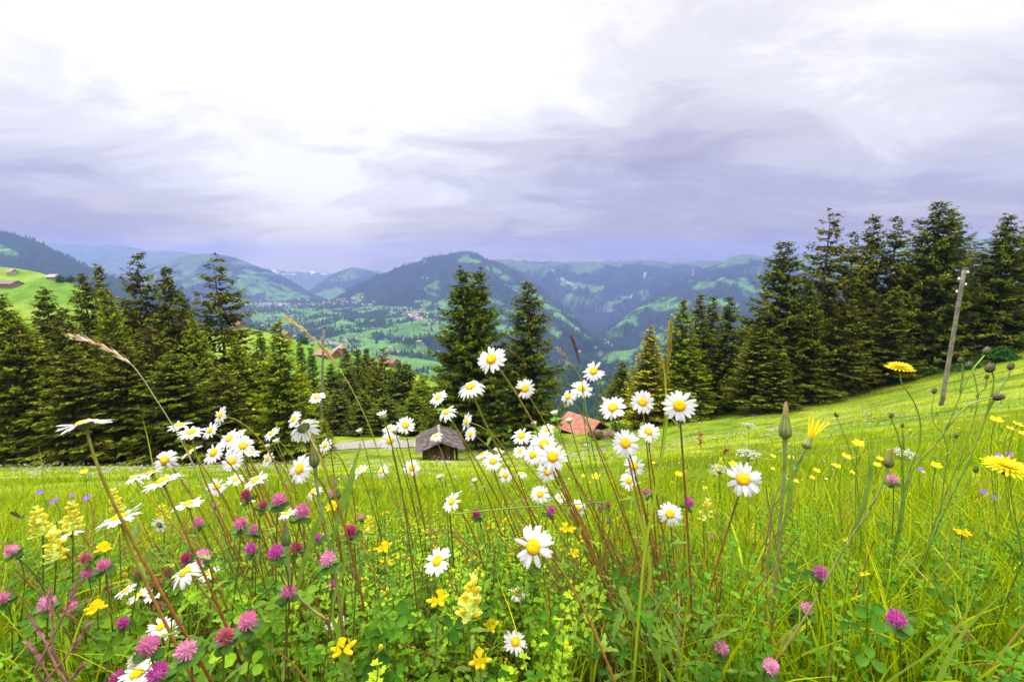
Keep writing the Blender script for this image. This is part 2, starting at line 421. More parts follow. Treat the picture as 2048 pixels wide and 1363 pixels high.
sheet('far_range', [[(300, 535, 8000), (480, 522), (560, 546), (640, 544), (700, 552), (770, 541), (820, 540), (900, 550), (1000, 560)], [(300, 620, 7300), (1000, 640)]],
      260, 40, 130, 900, 40, paint_wild([], thr=.8, alp=620, snow=552, fs=500), back=(900, 400), crest_amp=90)
sheet('clouded_range', [[(-900, 490, 7500), (-300, 488), (0, 488), (110, 487), (240, 494), (380, 506), (470, 520), (520, 545), (600, 590)], [(-900, 700, 5000), (600, 640)]],
      420, 60, 170, 800, 41, paint_wild([], thr=.70, alp=560, fs=400, seed=3), back=(1500, 500), crest_amp=50)
sheet('round_summit', [[(560, 640, 6300), (620, 578), (660, 552), (690, 537), (707, 533), (740, 540), (800, 560), (880, 600), (960, 640)], [(560, 680, 4600), (760, 640), (960, 690)]],
      260, 70, 130, 600, 42, paint_wild([(650, 600, 45, 16, .1), (700, 590, 60, 12, .1), (615, 605, 30, 8, 0)], thr=.62, alp=548, fs=260, seed=5), back=(900, 500), crest_amp=15)
sheet('pasture_mountain', [[(100, 640, 4900), (250, 560), (330, 522), (385, 508), (430, 506), (470, 515), (520, 535), (570, 556), (620, 583), (660, 606), (700, 630)], [(100, 690, 3700), (350, 645), (560, 628), (700, 640)]],
      420, 100, 120, 520, 43, paint_wild([(560, 590, 70, 30, .35), (500, 570, 60, 26, .3), (470, 600, 70, 18, 0), (530, 610, 90, 12, 0)], thr=.60, alp=535, fs=230, seed=7), back=(900, 500), crest_amp=14)
sheet('bowl_mountain', [[(900, 522, 5900), (1000, 520), (1080, 523), (1200, 525), (1300, 522), (1430, 522), (1560, 516), (1750, 504)], [(900, 590, 5000), (1100, 600, 4600), (1180, 632, 4300), (1260, 612, 4500), (1400, 590), (1750, 600)], [(900, 700, 4300), (1180, 700, 3600), (1750, 720, 4000)]],
      460, 130, 240, 560, 44, paint_wild([(1165, 600, 26, 6, .2)], thr=.70, alp=538, rocks=[(1133, 563, 24, 4, .55), (1258, 600, 12, 3, -1.6), (1210, 620, 24, 4, 0), (1105, 545, 4, 9, 0), (1385, 545, 3, 10, 0), (1290, 550, 3, 10, 0), (1150, 575, 8, 5, 0)], fs=300, seed=9), back=(1200, 500), crest_amp=40)
sheet('main_mountain', [[(540, 650, 3500), (620, 622), (677, 597), (707, 573), (762, 548), (817, 529), (865, 510), (905, 508), (931, 502), (950, 504), (966, 514), (1005, 525, 4300), (1035, 541), (1079, 577, 3800), (1130, 613, 3300), (1150, 638, 3000), (1200, 690, 2400), (1270, 745, 1900)],
      [(540, 660, 3200), (620, 640), (760, 618, 3300), (860, 590, 3400), (1000, 600, 3100), (1100, 650, 2600), (1200, 715, 2100), (1270, 760, 1700)],
      [(540, 690, 2700), (860, 655, 2600), (1000, 690, 2100), (1100, 740, 1700), (1270, 790, 1400)]],
      620, 170, 110, 430, 45, paint_wild([(1015, 560, 34, 9, .8), (1055, 590, 50, 7, .6), (1110, 625, 50, 7, .7), (1060, 640, 60, 8, .4), (905, 605, 40, 10, -.2), (850, 625, 60, 10, -.15), (960, 625, 60, 10, .2), (1110, 660, 14, 12, .6), (1000, 655, 40, 10, .2), (1170, 670, 26, 4, .6), (900, 648, 60, 14, 0), (980, 600, 30, 5, .3)], thr=.66, alp=510, rocks=[(705, 608, 20, 5, 0), (850, 555, 8, 3, 0)], fs=200, seed=11), back=(900, 500), crest_amp=22)
sheet('right_mountain', [[(1130, 730, 2300), (1180, 690), (1235, 645, 3200), (1300, 595, 3700), (1380, 553, 4200), (1430, 530, 4500), (1480, 508, 4600), (1540, 514), (1620, 524), (1760, 498), (1900, 480), (2100, 475, 4800), (2900, 470)],
      [(1130, 745, 2000), (1235, 690, 2400), (1330, 650, 2800), (1430, 600, 3200), (1560, 600), (2900, 560, 3200)],
      [(1130, 790, 1500), (1250, 790, 1400), (1400, 790, 1300), (2900, 860, 1200)]],
      620, 170, 130, 430, 46, paint_wild([(1270, 625, 34, 7, -.5), (1320, 605, 40, 7, -.3), (1345, 612, 46, 7, -.15), (1300, 690, 40, 8, -.3), (1340, 665, 40, 9, -.4), (1440, 605, 40, 8, .2), (1500, 545, 30, 4, .2), (1225, 665, 25, 7, .3), (1260, 705, 30, 6, -.4), (1390, 640, 30, 8, -.2)], thr=.66, alp=535, rocks=[(1215, 685, 14, 6, .5), (1200, 708, 12, 5, 0)], fs=190, seed=13), back=(900, 500), crest_amp=20)
sheet('valley_floor', [[(200, 606, 3700), (480, 606, 3700), (620, 600, 3700), (860, 606, 3600), (1000, 640, 2800), (1120, 720, 1900), (1300, 790, 1300)],
      [(200, 640, 2400), (700, 636, 2400), (860, 640, 2300), (1120, 750, 1600), (1300, 800, 1200)], [(200, 690, 1600), (860, 690, 1600), (1120, 780, 1300), (1300, 830, 1100)], [(200, 745, 1150), (860, 745, 1150), (1300, 860, 900)], [(200, 830, 850), (860, 830, 850), (1300, 920, 800)]],
      640, 230, 34, 300, 47, paint_wild([(850, 660, 60, 12, 0), (640, 690, 200, 16, 0), (760, 700, 90, 20, .1), (560, 640, 80, 8, 0), (830, 720, 80, 20, .1), (700, 655, 60, 8, 0)], thr=.50, fs=130, seed=15, rocks=[(560, 608, 100, 3, 0), (640, 685, 90, 2, .05)]), back=(600, 200))
sheet('forest_mountain', [[(-1300, 430, 2900), (-300, 440), (0, 462, 2600), (60, 476), (130, 511), (200, 545), (330, 592), (420, 622), (520, 655, 2200)], [(-1300, 640, 1700), (0, 620, 1700), (520, 680, 1700)], [(-1300, 720, 1300), (520, 740, 1300)]],
      420, 110, 60, 260, 48, paint_wild([(0, 497, 40, 8, .35)], thr=.74, fs=150, seed=17), back=(600, 300), crest_amp=12)
sheet('gorge_forest', [[(880, 760, 1000), (1000, 742, 1100), (1120, 736), (1180, 745), (1240, 765, 1000), (1330, 760), (1420, 735), (1600, 690, 950), (2900, 560, 1100)], [(880, 900, 500), (2900, 900, 500)]],
      420, 80, 40, 220, 49, paint_wild([(1205, 765, 12, 6, 0), (1180, 790, 50, 5, 0)], thr=.8, fs=110, seed=19), back=(500, 260), crest_amp=14)
def paint_hill(V, fx, fy, t, rid):
    n = fbm(V[..., 0]/25, V[..., 1]/25, 5, 3); n2 = fbm(V[..., 0]/7, V[..., 1]/7, 4, 5)
    return mixc(np.array([.09, .19, .016])*(.85+.3*n2[..., None]), np.array([.16, .25, .026]), sstep(n, .45, .65))
sheet('hillside_pasture', [[(-900, 480, 420), (0, 533, 350), (60, 541), (140, 562), (190, 592), (250, 634), (340, 664), (430, 666), (480, 651), (560, 671), (640, 692), (700, 704), (760, 723), (850, 755, 262), (950, 795), (1150, 855, 245)], [(-900, 600, 280), (500, 740, 220), (1150, 900, 200)], [(-900, 800, 170), (1150, 1050, 150)]],
      320, 60, 4, 60, 50, paint_hill, back=(120, 45), m='hill')

# ------------------------------------------------------------------ distant woods: cone-shaped spruces on the forested ground, one mass
def cones(mb, base, h, r, col):
    n = len(base); k = 6; th = np.arange(k)/k*2*np.pi
    for (z0, z1, rr) in ((.02, .62, 1.0), (.38, 1.0, .68)):
        ang = th[None]+rng.random((n, 1))*6
        rj = r[:, None]*rr*(.75+.5*rng.random((n, k)))
        ring = base[:, None]+np.stack([np.cos(ang)*rj, np.sin(ang)*rj, (z0+.1*rng.random((n, k)))*h[:, None]], -1)
        tip = base+np.stack([0*h, 0*h, z1*h], -1)
        V = np.concatenate([ring, tip[:, None]], 1)
        b = (np.arange(n)*(k+1))[:, None]; j = np.arange(k)[None]
        T = np.stack([b+j, b+(j+1) % k, b+k+0*j], -1)
        mb.add(V, T=T.reshape(-1, 3), C=np.repeat(col, k+1, 0))
mb = MB()
def wood(name, cnt, hmin, hmax, mind, maxd, thr=.085):
    V, fx, fy, C = LAY[name]
    ok = (C[..., 1] < thr) & (fx > -150) & (fx < 2200) & (V[..., 1] > mind) & (V[..., 1] < maxd)
    idx = np.argwhere(ok)
    if not len(idx): return
    # even spread over true ground area
    pr = V[idx[:, 0], idx[:, 1], 1]**1.3; pr = pr/pr.sum()
    s = idx[rng.choice(len(idx), cnt, p=pr)]
    b = V[s[:, 0], s[:, 1]].copy(); b[:, :2] += rng.normal(0, 7, (cnt, 2)); b[:, 2] -= 1.5
    h = rng.uniform(hmin, hmax, cnt); r = h*rng.uniform(.15, .24, cnt)
    g_ = rng.random((cnt, 1))
    cones(mb, b, h, r, np.array([.016, .040, .018])*(1-g_)+np.array([.035, .065, .02])*g_)
wood('valley_floor', 8000, 13, 26, 0, 4000)
wood('main_mountain', 7000, 15, 28, 0, 4300)
wood('right_mountain', 4300, 15, 28, 0, 4500)
wood('forest_mountain', 7500, 12, 22, 0, 2900)
wood('gorge_forest', 3800, 14, 24, 0, 1200)
wood('pasture_mountain', 1500, 16, 28, 0, 5200, .07)
tag(link('distant_forest', mb.mesh('distant_forest', M['fartree'])), 'dark spruce woods spread over the valley and mountain sides', kind='stuff')

# ------------------------------------------------------------------ village houses far down in the valley
def surf(name, px, py):
    V, fx, fy, C = LAY[name]
    d = (fx-px)**2+(fy-py)**2; i = np.unravel_index(np.argmin(d), d.shape); return V[i]
def house_mesh(name, w, l, h, rh, wall, roof, mats=None, eave=.8):
    mb = MB(); x, y = w/2, l/2
    mb.add([(-x, -y, -3), (x, -y, -3), (x, y, -3), (-x, y, -3), (-x, -y, h), (x, -y, h), (x, y, h), (-x, y, h), (0, -y, h+rh), (0, y, h+rh)],
           Q=[(0, 1, 5, 4), (1, 2, 6, 5), (2, 3, 7, 6), (3, 0, 4, 7)], T=[(4, 5, 8), (6, 7, 9)], C=wall)
    e = eave; s = rh/x; zz = h-e*s
    top = [(-x-e, -y-e, zz), (0, -y-e, h+rh), (x+e, -y-e, zz), (-x-e, y+e, zz), (0, y+e, h+rh), (x+e, y+e, zz)]
    V = np.array(top+[(a, b, c+.35) for a, b, c in top])
    mb.add(V, Q=[(0, 1, 4, 3), (1, 2, 5, 4), (6, 9, 10, 7), (7, 10, 11, 8), (0, 6, 7, 1), (1, 7, 8, 2), (3, 4, 10, 9), (4, 5, 11, 10), (0, 3, 9, 6), (2, 8, 11, 5)], C=roof)
    # rows of window openings, front and sides
    for zz in np.arange(1.2, h-.8, 2.6):
        for xx in np.linspace(-x+1.6, x-1.6, 4):
            for sg in (-1, 1): box(mb, (xx, sg*(y+.02), zz+.6), (1.1, .1, 1.3), (.03, .03, .04))
    return mb.mesh(name, M['paint'], smooth=False)
HM = [house_mesh('village_house', *a) for a in (
    (13, 15, 6.5, 3.6, (.30, .18, .12), (.42, .27, .24)), (11, 13, 5.5, 3.0, (.62, .55, .50), (.36, .20, .18)),
    (16, 20, 7.5, 4.0, (.45, .36, .30), (.30, .22, .22)), (10, 12, 5, 3, (.22, .13, .09), (.50, .42, .42)), (12, 12, 6, 3.2, (.75, .70, .66), (.45, .25, .21)))]
def village(cnt, cx, cy, sx, sy, sl, group, label, layers=('valley_floor', 'main_mountain', 'pasture_mountain'), sc=1.0, clip=999):
    for i in range(cnt):
        dx = float(np.clip(rng.normal(0, sx), -2*sx, 2*sx)); px = cx+dx; py = cy+sl*dx+float(rng.normal(0, sy))
        best = None
        for ly in layers:
            p = surf(ly, px, py); q = proj(p); e = math.hypot(q[0]-px, q[1]-py)
            if e < 5 and (best is None or p[1] < best[1]): best = p
        if best is None: continue
        o = link('village_house', random.choice(HM), None, tuple(best+np.array([0, 0, .5]))); o.rotation_euler = (0, 0, random.uniform(-.6, .6)+random.choice((0, 1.57)))
        s = sc*random.uniform(.8, 1.25); o.scale = (s, s, s)
        tag(o, label, 'house', group)
village(46, 690, 607, 38, 5, -.06, 'houses of the upper village', 'tiny pale chalet in the village at the foot of the main mountain')
village(44, 825, 630, 26, 6, .12, 'houses of the terrace village', 'tiny chalet in the village on the green terrace left of the twin spruces', sc=1.1)
village(30, 530, 611, 34, 4, .0, 'houses at the valley head', 'tiny pale house at the valley head below the pasture mountain')
village(26, 560, 640, 40, 8, .2, 'houses on the valley bottom', 'tiny house on the valley bottom left of the grass plume', sc=.8)
village(22, 640, 684, 40, 5, .12, 'houses by the valley road', 'tiny house beside the valley road behind the wooden pole', sc=.6)
village(16, 780, 690, 55, 16, 0, 'scattered valley farms', 'tiny lone farmhouse on the green valley slope below the villages', sc=.7)
village(12, 1290, 680, 50, 30, 0, 'farms in the side valley', 'tiny farm on a pasture patch in the side valley', layers=('right_mountain',), sc=.8)
village(6, 1160, 640, 30, 30, .6, 'farms on the mountain spur', 'tiny farm on the green spur right of the main mountain', layers=('main_mountain',), sc=.8)

# ------------------------------------------------------------------ spruces
def spruce_crown(seed, H=20.0, rmax=3.4, z0=.10, gap=.50, dens=1.0, droop=.25, sparse=0.0, prof=.75, tint=(1, 1, 1), nb=6):
    r_ = np.random.default_rng(seed); mb = MB()
    Cs, Ls, Ws, Co = [], [], [], []
    z = z0*H
    while z < H*.985:
        f = z/H; Rz = rmax*(1-f)**prof*(.82+.36*r_.random())
        if f < .12: Rz *= .8+.2*(f/.12)
        nbr = int(nb+r_.integers(0, 2)) if f < .9 else 4
        a0 = r_.random()*6.28
        for b in range(nbr):
            if r_.random() < sparse: continue
            az = a0+b*6.283/nbr+r_.normal(0, .35); L = max(.22, Rz*(.60+.52*r_.random()))
            zb = z+r_.normal(0, gap*.6)
            dh = np.array([math.cos(az), math.sin(az), 0]); side = np.array([-dh[1], dh[0], 0])
            s0 = (.55*(f-.35))-droop*.6+r_.normal(0, .11); cv = .22+.1*r_.random()
            nt = max(5, int(L/.13*dens))
            s = np.sort(r_.random(nt))**.75; s[-1] = 1.0
            sg = np.where(r_.random(nt) < .5, -1., 1.)
            pos = np.array([0, 0, zb])+dh*(L*s)[:, None]+np.array([0, 0, 1.])*((s0*s+cv*(s**2.2)-.10*np.sin(s*3.1))*L)[:, None]
            spread = (.25+.85*r_.random(nt))*(1-.72*s)
            tl = np.minimum(.75, (.22+.26*L*(1-s)))*(.6+.7*r_.random(nt))
            d = dh*(.75+.0*s)[:, None]+side*(sg*spread*1.1)[:, None]+np.array([0, 0, 1.])*(-.18-.55*r_.random(nt)*(1-s*.8)+.28*s)[:, None]
            d = nrm(d)
            pos = pos+side*(sg*spread*L*.10)[:, None]
            Cs.append(pos); Ls.append(d*tl[:, None]); 
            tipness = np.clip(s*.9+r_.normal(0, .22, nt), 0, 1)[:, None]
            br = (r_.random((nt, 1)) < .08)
            c = np.array([.030, .050, .008])*(1-tipness)+np.array([.21, .265, .013])*tipness**1.6  # pale new growth at the tips, lightened further for a more lit crown
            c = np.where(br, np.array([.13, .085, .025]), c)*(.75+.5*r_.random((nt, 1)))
            Co.append(c)
            # bough line
            bs = np.linspace(0, 1, 4)
            bp_ = np.array([0, 0, zb])+dh*(L*bs)[:, None]+np.array([0, 0, 1.])*((s0*bs+cv*bs**2.2-.1*np.sin(bs*3.1))*L)[:, None]
            ww = (np.array([0, 0, 1.])*(.035*(1-bs)+.008)[:, None])
            ribbons(mb, bp_[None], ww[None], np.array([[.06, .045, .03]]))
        z += gap*(.55+.55*(1-f))*(.8+.4*r_.random())
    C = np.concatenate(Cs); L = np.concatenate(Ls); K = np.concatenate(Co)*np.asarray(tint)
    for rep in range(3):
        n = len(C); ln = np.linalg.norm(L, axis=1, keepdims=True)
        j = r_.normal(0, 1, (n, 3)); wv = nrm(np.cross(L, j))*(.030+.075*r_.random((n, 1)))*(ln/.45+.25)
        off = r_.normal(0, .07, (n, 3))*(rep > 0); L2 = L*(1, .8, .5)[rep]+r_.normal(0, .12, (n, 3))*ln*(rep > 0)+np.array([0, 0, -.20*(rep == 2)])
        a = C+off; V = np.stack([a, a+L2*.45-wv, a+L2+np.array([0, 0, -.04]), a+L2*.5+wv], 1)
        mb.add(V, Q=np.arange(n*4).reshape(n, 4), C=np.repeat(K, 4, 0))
    return mb
def trunk_mb(seed, H=20.0, r=.27, bend=.15, kk=8):
    r_ = np.random.default_rng(seed); mb = MB(); t = np.linspace(0, 1, 14)
    p = np.stack([np.sin(t*3+r_.random()*6)*bend*t, np.cos(t*2.3)*bend*t, t*H*.985-.6], -1)
    tube(mb, p, r*(1-t)**.8*(1+.5*np.exp(-t*25))+.02, kk, (.13, .095, .07))
    return mb
VAR = {}
def variant(k, **kw):
    seed = kw.pop('seed'); VAR[k] = (spruce_crown(seed, **kw).mesh('crown', M['needle'], smooth=False), trunk_mb(seed).mesh('trunk', M['bark']))
variant('full', seed=1, z0=.12, rmax=3.7, gap=.50, dens=1.25)
variant('full2', seed=2, z0=.13, rmax=3.4, gap=.52, dens=1.2, tint=(1.05, .95, .9))
variant('wide', seed=3, z0=.13, rmax=4.2, gap=.50, dens=1.2, prof=.62, droop=.35)
variant('airy', seed=4, z0=.15, rmax=3.3, gap=.66, dens=1.0, sparse=.12, prof=.6, tint=(1.15, 1.0, .9))
variant('airy2', seed=5, rmax=3.8, gap=.70, dens=.95, sparse=.18, prof=.6, droop=.30, tint=(1.2, 1.0, .9), z0=.16)
variant('slim', seed=6, rmax=2.5, gap=.50, dens=1.2, prof=.7, tint=(1.1, 1.05, .9))
variant('slim2', seed=7, rmax=2.2, gap=.46, dens=1.2, prof=.8, tint=(.85, .95, 1.0), z0=.05)
variant('gold', seed=8, rmax=3.9, gap=.46, dens=1.2, prof=.9, tint=(2.5, 1.9, .9), z0=.04)
variant('lush', seed=9, rmax=3.6, gap=.48, dens=1.2, tint=(1.7, 1.75, .9), z0=.04)
variant('dense', seed=10, rmax=3.9, gap=.44, dens=1.3, tint=(.9, 1.0, .95), z0=.06, prof=.7)
def tree(px, py, y, var, label, group, wf=1.0, clean=0, base=None):
    top = P(px, py, y); x, zt = float(top[0]), float(top[2]); zb = float(HH(x, y)) if base is None else base
    H = max(4, zt-zb); s = H/20.0
    t = empty('spruce_tree', (x, y, zb), random.uniform(0, 6.28))
    tag(t, label, 'tree', group)
    c = link('crown', VAR[var][0], t); k = link('trunk', VAR[var][1], t)
    ws = 1.36*wf*(s**.35)*random.uniform(.93, 1.07)
    c.scale = (ws, ws, s); k.scale = (s**.5, s**.5, s)
    return t
GL, GR, GM, GC = 'spruces on the left', 'spruces along the right forest edge', 'spruces beyond the lane', 'spruces in the middle'
left = [
 (2, 590, 37, 'lush', 'yellow-green bushy spruce cut by the left edge of the photo', 1.1),
 (84, 566, 44, 'full', 'dark pointed spruce second from the left edge, below the left barn', 1.0),
 (125, 618, 40, 'airy', 'lower olive spruce in the gap right of the dark pointed spruce', 1.0),
 (165, 547, 45, 'full2', 'round-topped spruce standing just left of the thin spire spruce', 1.1),
 (195, 523, 50, 'slim', 'thin spire spruce with brown tip rising above its left neighbour', .9),
 (213, 577, 42, 'lush', 'short light green spruce between the spire spruce and the tall shaggy one', .9),
 (273, 511, 47, 'airy', 'tall shaggy spruce with upturned upper boughs, left of the centre of the left wood', 1.1),
 (331, 533, 48, 'full2', 'dark narrow-topped spruce between the shaggy spruce and the tall airy one', 1.1),
 (300, 640, 40, 'airy', 'low front spruce below the tall shaggy spruce', 1.1),
 (428, 509, 50, 'airy2', 'tallest airy spruce of the left wood with wide open boughs', 1.35),
 (385, 640, 44, 'lush', 'low light green spruce at the left foot of the tall airy one', 1.0),
 (470, 668, 44, 'lush', 'light green spruce at the right foot of the tall airy one', .95),
 (554, 641, 41, 'lush', 'yellow-green spruce with bare lower trunk beside the lane', 1.0),
 (519, 657, 66, 'slim2', 'small dark spruce just left of the yellow-green one by the lane', 1.1),
 (40, 650, 37, 'airy', 'low brown-green spruce in the front row near the left edge', 1.1),
 (235, 660, 38, 'full2', 'low front spruce below the thin spire spruce', 1.2),
 (140, 690, 36, 'full2', 'lowest front spruce of the left wood above the single big daisy', 1.3),
 (510, 720, 45, 'full', 'short dark spruce filling the gap left of the lane spruce', 1.0),
 (345, 700, 38, 'full', 'dark low spruce in front of the left wood above the daisy clump', 1.3),
 (250, 590, 48, 'full', 'spruce left beside the tall shaggy one with its top below the mountain', 1.1),
 (365, 585, 52, 'full2', 'dim spruce between the dark narrow-topped and the tall airy one', 1.0),
 (20, 620, 46, 'full', 'dark spruce behind the yellow-green one at the left edge', 1.0),
 (480, 700, 50, 'full', 'low dark spruce right of the tall airy one', 1.1),
 (440, 730, 40, 'airy', 'low spruce below the tall airy one, behind the daisies', 1.2)]
for px, py, y, v_, lb, wf in left: tree(px, py, y, v_, lb, GL, wf)
for px, py, y, v_ in [(-60, 560, 42, 'full'), (-120, 600, 40, 'full2'), (-190, 570, 44, 'wide')]:
    tree(px, py, y, v_, 'spruce of the left wood standing beyond the photo edge', GL, 1.1)
BK = [(30, 640), (100, 650), (180, 640), (240, 640), (305, 620), (370, 620), (460, 700), (400, 700), (270, 700)]
for i, (px, py) in enumerate(BK):
    tree(px, py, 56, 'dense', 'dark spruce deep inside the left wood behind the front trees', 'back row of the left wood', 1.15)
mid = [
 (598, 672, 95, 'slim2', 'thin dark spruce between the lane spruce and the wooden pole, upper one'),
 (621, 690, 92, 'slim2', 'shorter thin dark spruce immediately left of the wooden pole'),
 (661, 722, 80, 'full', 'spruce just right of the wooden pole, first of the row beyond the lane'),
 (690, 694, 84, 'full2', 'dark spruce second right of the pole beyond the lane'),
 (714, 690, 90, 'full', 'highest spruce of the row beyond the lane'),
 (732, 696, 84, 'full2', 'spruce with a dark blunt top in the row beyond the lane'),
 (746, 712, 78, 'slim', 'narrow lighter spruce squeezed in the row beyond the lane'),
 (766, 698, 76, 'airy', 'airy olive spruce above the round face daisies beyond the lane'),
 (780, 736, 80, 'slim2', 'small dark spruce right of the airy olive one beyond the lane'),
 (797, 721, 74, 'dense', 'bluish spruce left of the last pair beyond the lane'),
 (814, 724, 75, 'dense', 'bluish-green spruce left of the shingled hut, beyond the lane'),
 (843, 748, 66, 'lush', 'light green spruce tucked left of the twin spruces'),
 (640, 768, 70, 'lush', 'light green small spruce directly behind the wooden pole'),
 (600, 745, 66, 'lush', 'yellow-green low spruce right of the lane spruce'),
 (675, 775, 68, 'full', 'low dark spruce below the row beyond the lane, right of the pole'),
 (725, 780, 66, 'full', 'low dark spruce below the row beyond the lane, near its middle'),
 (770, 790, 64, 'dense', 'low dark spruce behind the round face daisies beyond the lane'),
 (828, 790, 63, 'dense', 'low dark spruce left above the shingled hut')]
for px, py, y, v_, lb in mid: tree(px, py, y, v_, lb, GM, 1.15)
tree(648, 842, 50, 'lush', 'waist-high yellow-green young spruce at the foot of the wooden pole', None, .55)
centre = [
 (925, 532, 50, 'dense', 'left twin of the tall dark spruce pair behind the shingled hut', 1.15),
 (957, 535, 51, 'dense', 'right twin of the tall dark spruce pair behind the shingled hut', 1.15),
 (1057, 561, 52, 'wide', 'broad dark spruce standing between the hut and the red roofed chalet', 1.12)]
for px, py, y, v_, lb, wf in centre: tree(px, py, y, v_, lb, GC, wf)
right = [
 (1233, 745, 90, 'full', 'small dark spruce behind the left side of the golden spruce'),
 (1246, 722, 80, 'dense', 'dark spruce left of the golden spruce, behind the daisies'),
 (1302, 652, 54, 'gold', 'golden young spruce above the pair of round daisies'),
 (1368, 597, 56, 'lush', 'slender spruce with a pale fresh leader right of the golden one'),
 (1402, 583, 58, 'slim', 'slender reddish-topped spruce second right of the golden one'),
 (1428, 588, 60, 'slim', 'thin spruce third right of the golden one'),
 (1461, 588, 56, 'slim', 'thin spruce left of the big forest edge spruces'),
 (1385, 690, 54, 'lush', 'low green spruce below the slender ones, above the largest daisy'),
 (1572, 481, 52, 'wide', 'first big spruce of the right forest edge, with a pyramidal outline'),
 (1664, 419, 52, 'airy2', 'tall open-branched spruce with visible trunk, second big one from the left of the right wood'),
 (1709, 467, 54, 'airy', 'brownish round-topped spruce right of the open-branched one'),
 (1752, 425, 56, 'slim', 'thin-topped spruce standing free against the cloud'),
 (1796, 436, 54, 'airy', 'spruce with leaning ragged top right of the thin-topped one'),
 (1884, 401, 52, 'wide', 'tallest broad spruce of the right wood, left of the leaning wooden pole top'),
 (1910, 413, 53, 'full', 'spruce merging with the right shoulder of the tallest one'),
 (1955, 486, 54, 'airy', 'lower spruce in the dip right of the leaning pole'),
 (2020, 421, 50, 'full', 'tall spruce with grey bare trunk near the right edge'),
 (2062, 450, 52, 'wide', 'spruce cut off by the right edge of the photo'),
 (1520, 640, 50, 'full2', 'low skirted spruce at the left foot of the first big spruce'),
 (1620, 560, 50, 'full', 'lower spruce between the pyramidal and the open-branched one'),
 (1700, 600, 49, 'airy', 'front spruce with long level boughs below the brownish round-topped one'),
 (1840, 500, 53, 'airy', 'spruce filling the gap left of the tallest broad one'),
 (1790, 580, 50, 'full2', 'dark front spruce below the ragged leaning top'),
 (1560, 700, 48, 'full2', 'lowest front spruce above the closed goatsbeard bud')]
for px, py, y, v_, lb in right: tree(px, py, y, v_, lb, GR, 1.12)
for px, py, y in [(1500, 640, 62), (1590, 580, 62), (1650, 560, 60), (1740, 530, 64), (1820, 530, 64), (1870, 540, 62), (1935, 560, 62), (1985, 540, 60), (1440, 700, 64), (1340, 740, 66)]:
    tree(px, py, y, 'dense', 'dark spruce deep inside the right wood behind the edge trees', 'back row of the right wood', 1.2)
for px, py, y in [(2120, 430, 50), (2190, 470, 50)]:
    tree(px, py, y, 'full', 'spruce of the right wood standing beyond the photo edge', GR, 1.15)

# leafy bushes
def bush(px, y, w_, h_, col, label, n=900, leaf=.09, sink=.1, loc=None):
    p = ground(px, y) if loc is None else loc
    t = empty('leafy_bush', tuple(p)); tag(t, label, 'bush')
    r_ = np.random.default_rng(int(px)); mb = MB()
    cl_ = r_.normal(0, 1, (14, 3)); cl_ = nrm(cl_)*r_.random((14, 1))**.4; cl_[:, 2] = np.abs(cl_[:, 2])
    c = cl_[r_.integers(0, 14, n)]*np.array([w_*.38, w_*.38, h_*.72])+r_.normal(0, 1, (n, 3))*np.array([w_*.11, w_*.11, h_*.11])
    c[:, 2] = np.maximum(c[:, 2], .02)
    d = nrm(r_.normal(0, 1, (n, 3))+np.array([0, 0, .5]))*leaf*(.6+.8*r_.random((n, 1))); wv = nrm(np.cross(d, r_.normal(0, 1, (n, 3))))*leaf*.42
    V = np.stack([c, c+d*.5-wv, c+d, c+d*.5+wv], 1)
    mb.add(V, Q=np.arange(n*4).reshape(n, 4), C=np.repeat(np.array(col)*(.6+.8*r_.random((n, 1))), 4, 0))
    link('foliage', mb.mesh('foliage', M['leaf'], smooth=False), t)
    mb = MB()
    for k in range(7):
        e = cl_[k]*np.array([w_*.36, w_*.36, h_*.7]); tube(mb, bez((0, 0, -.1), (0, 0, h_*.25), e*.7, e, 5), [.05*h_/2, .04*h_/2, .03*h_/2, .02*h_/2, .01], 5, (.1, .07, .05))
    link('branches', mb.mesh('branches', M['bark']), t)
bush(2005, 45, 3.4, 1.5, (.04, .13, .02), 'bright green broadleaf bush at the foot of the right edge spruce', 2200, .22)
bush(1235, 50, 2.6, 2.2, (.06, .17, .02), 'round green bush right of the red roofed chalet', 1200, .18)
bush(1935, 46, 3.0, 1.2, (.06, .20, .03), 'low green bush under the spruces right of the leaning pole', 1200, .2)
bush(1855, 49, 3.0, 1.2, (.06, .15, .03), 'low dark green bush at the wood edge left of the leaning pole foot', 1000, .2)
for i, (px, py, d, sz, lb) in enumerate([(345, 612, 330, 9, 'dark round bush on the hillside pasture crest behind the shaggy spruce'), (120, 560, 335, 6, 'small round tree right of the upper left barn'),
                        (455, 640, 305, 12, 'leafy tree on the crest right of the tall airy spruce'), (610, 683, 290, 7, 'small round tree on the pasture crest left of the pole'), (148, 545, 338, 7, 'pointed dark tree beside the left hillside barns')]):
    q = surf('hillside_pasture', px, py+3)
    bush(px, d, sz, sz*.8, (.035, .075, .02), lb, 700, .8, loc=q)

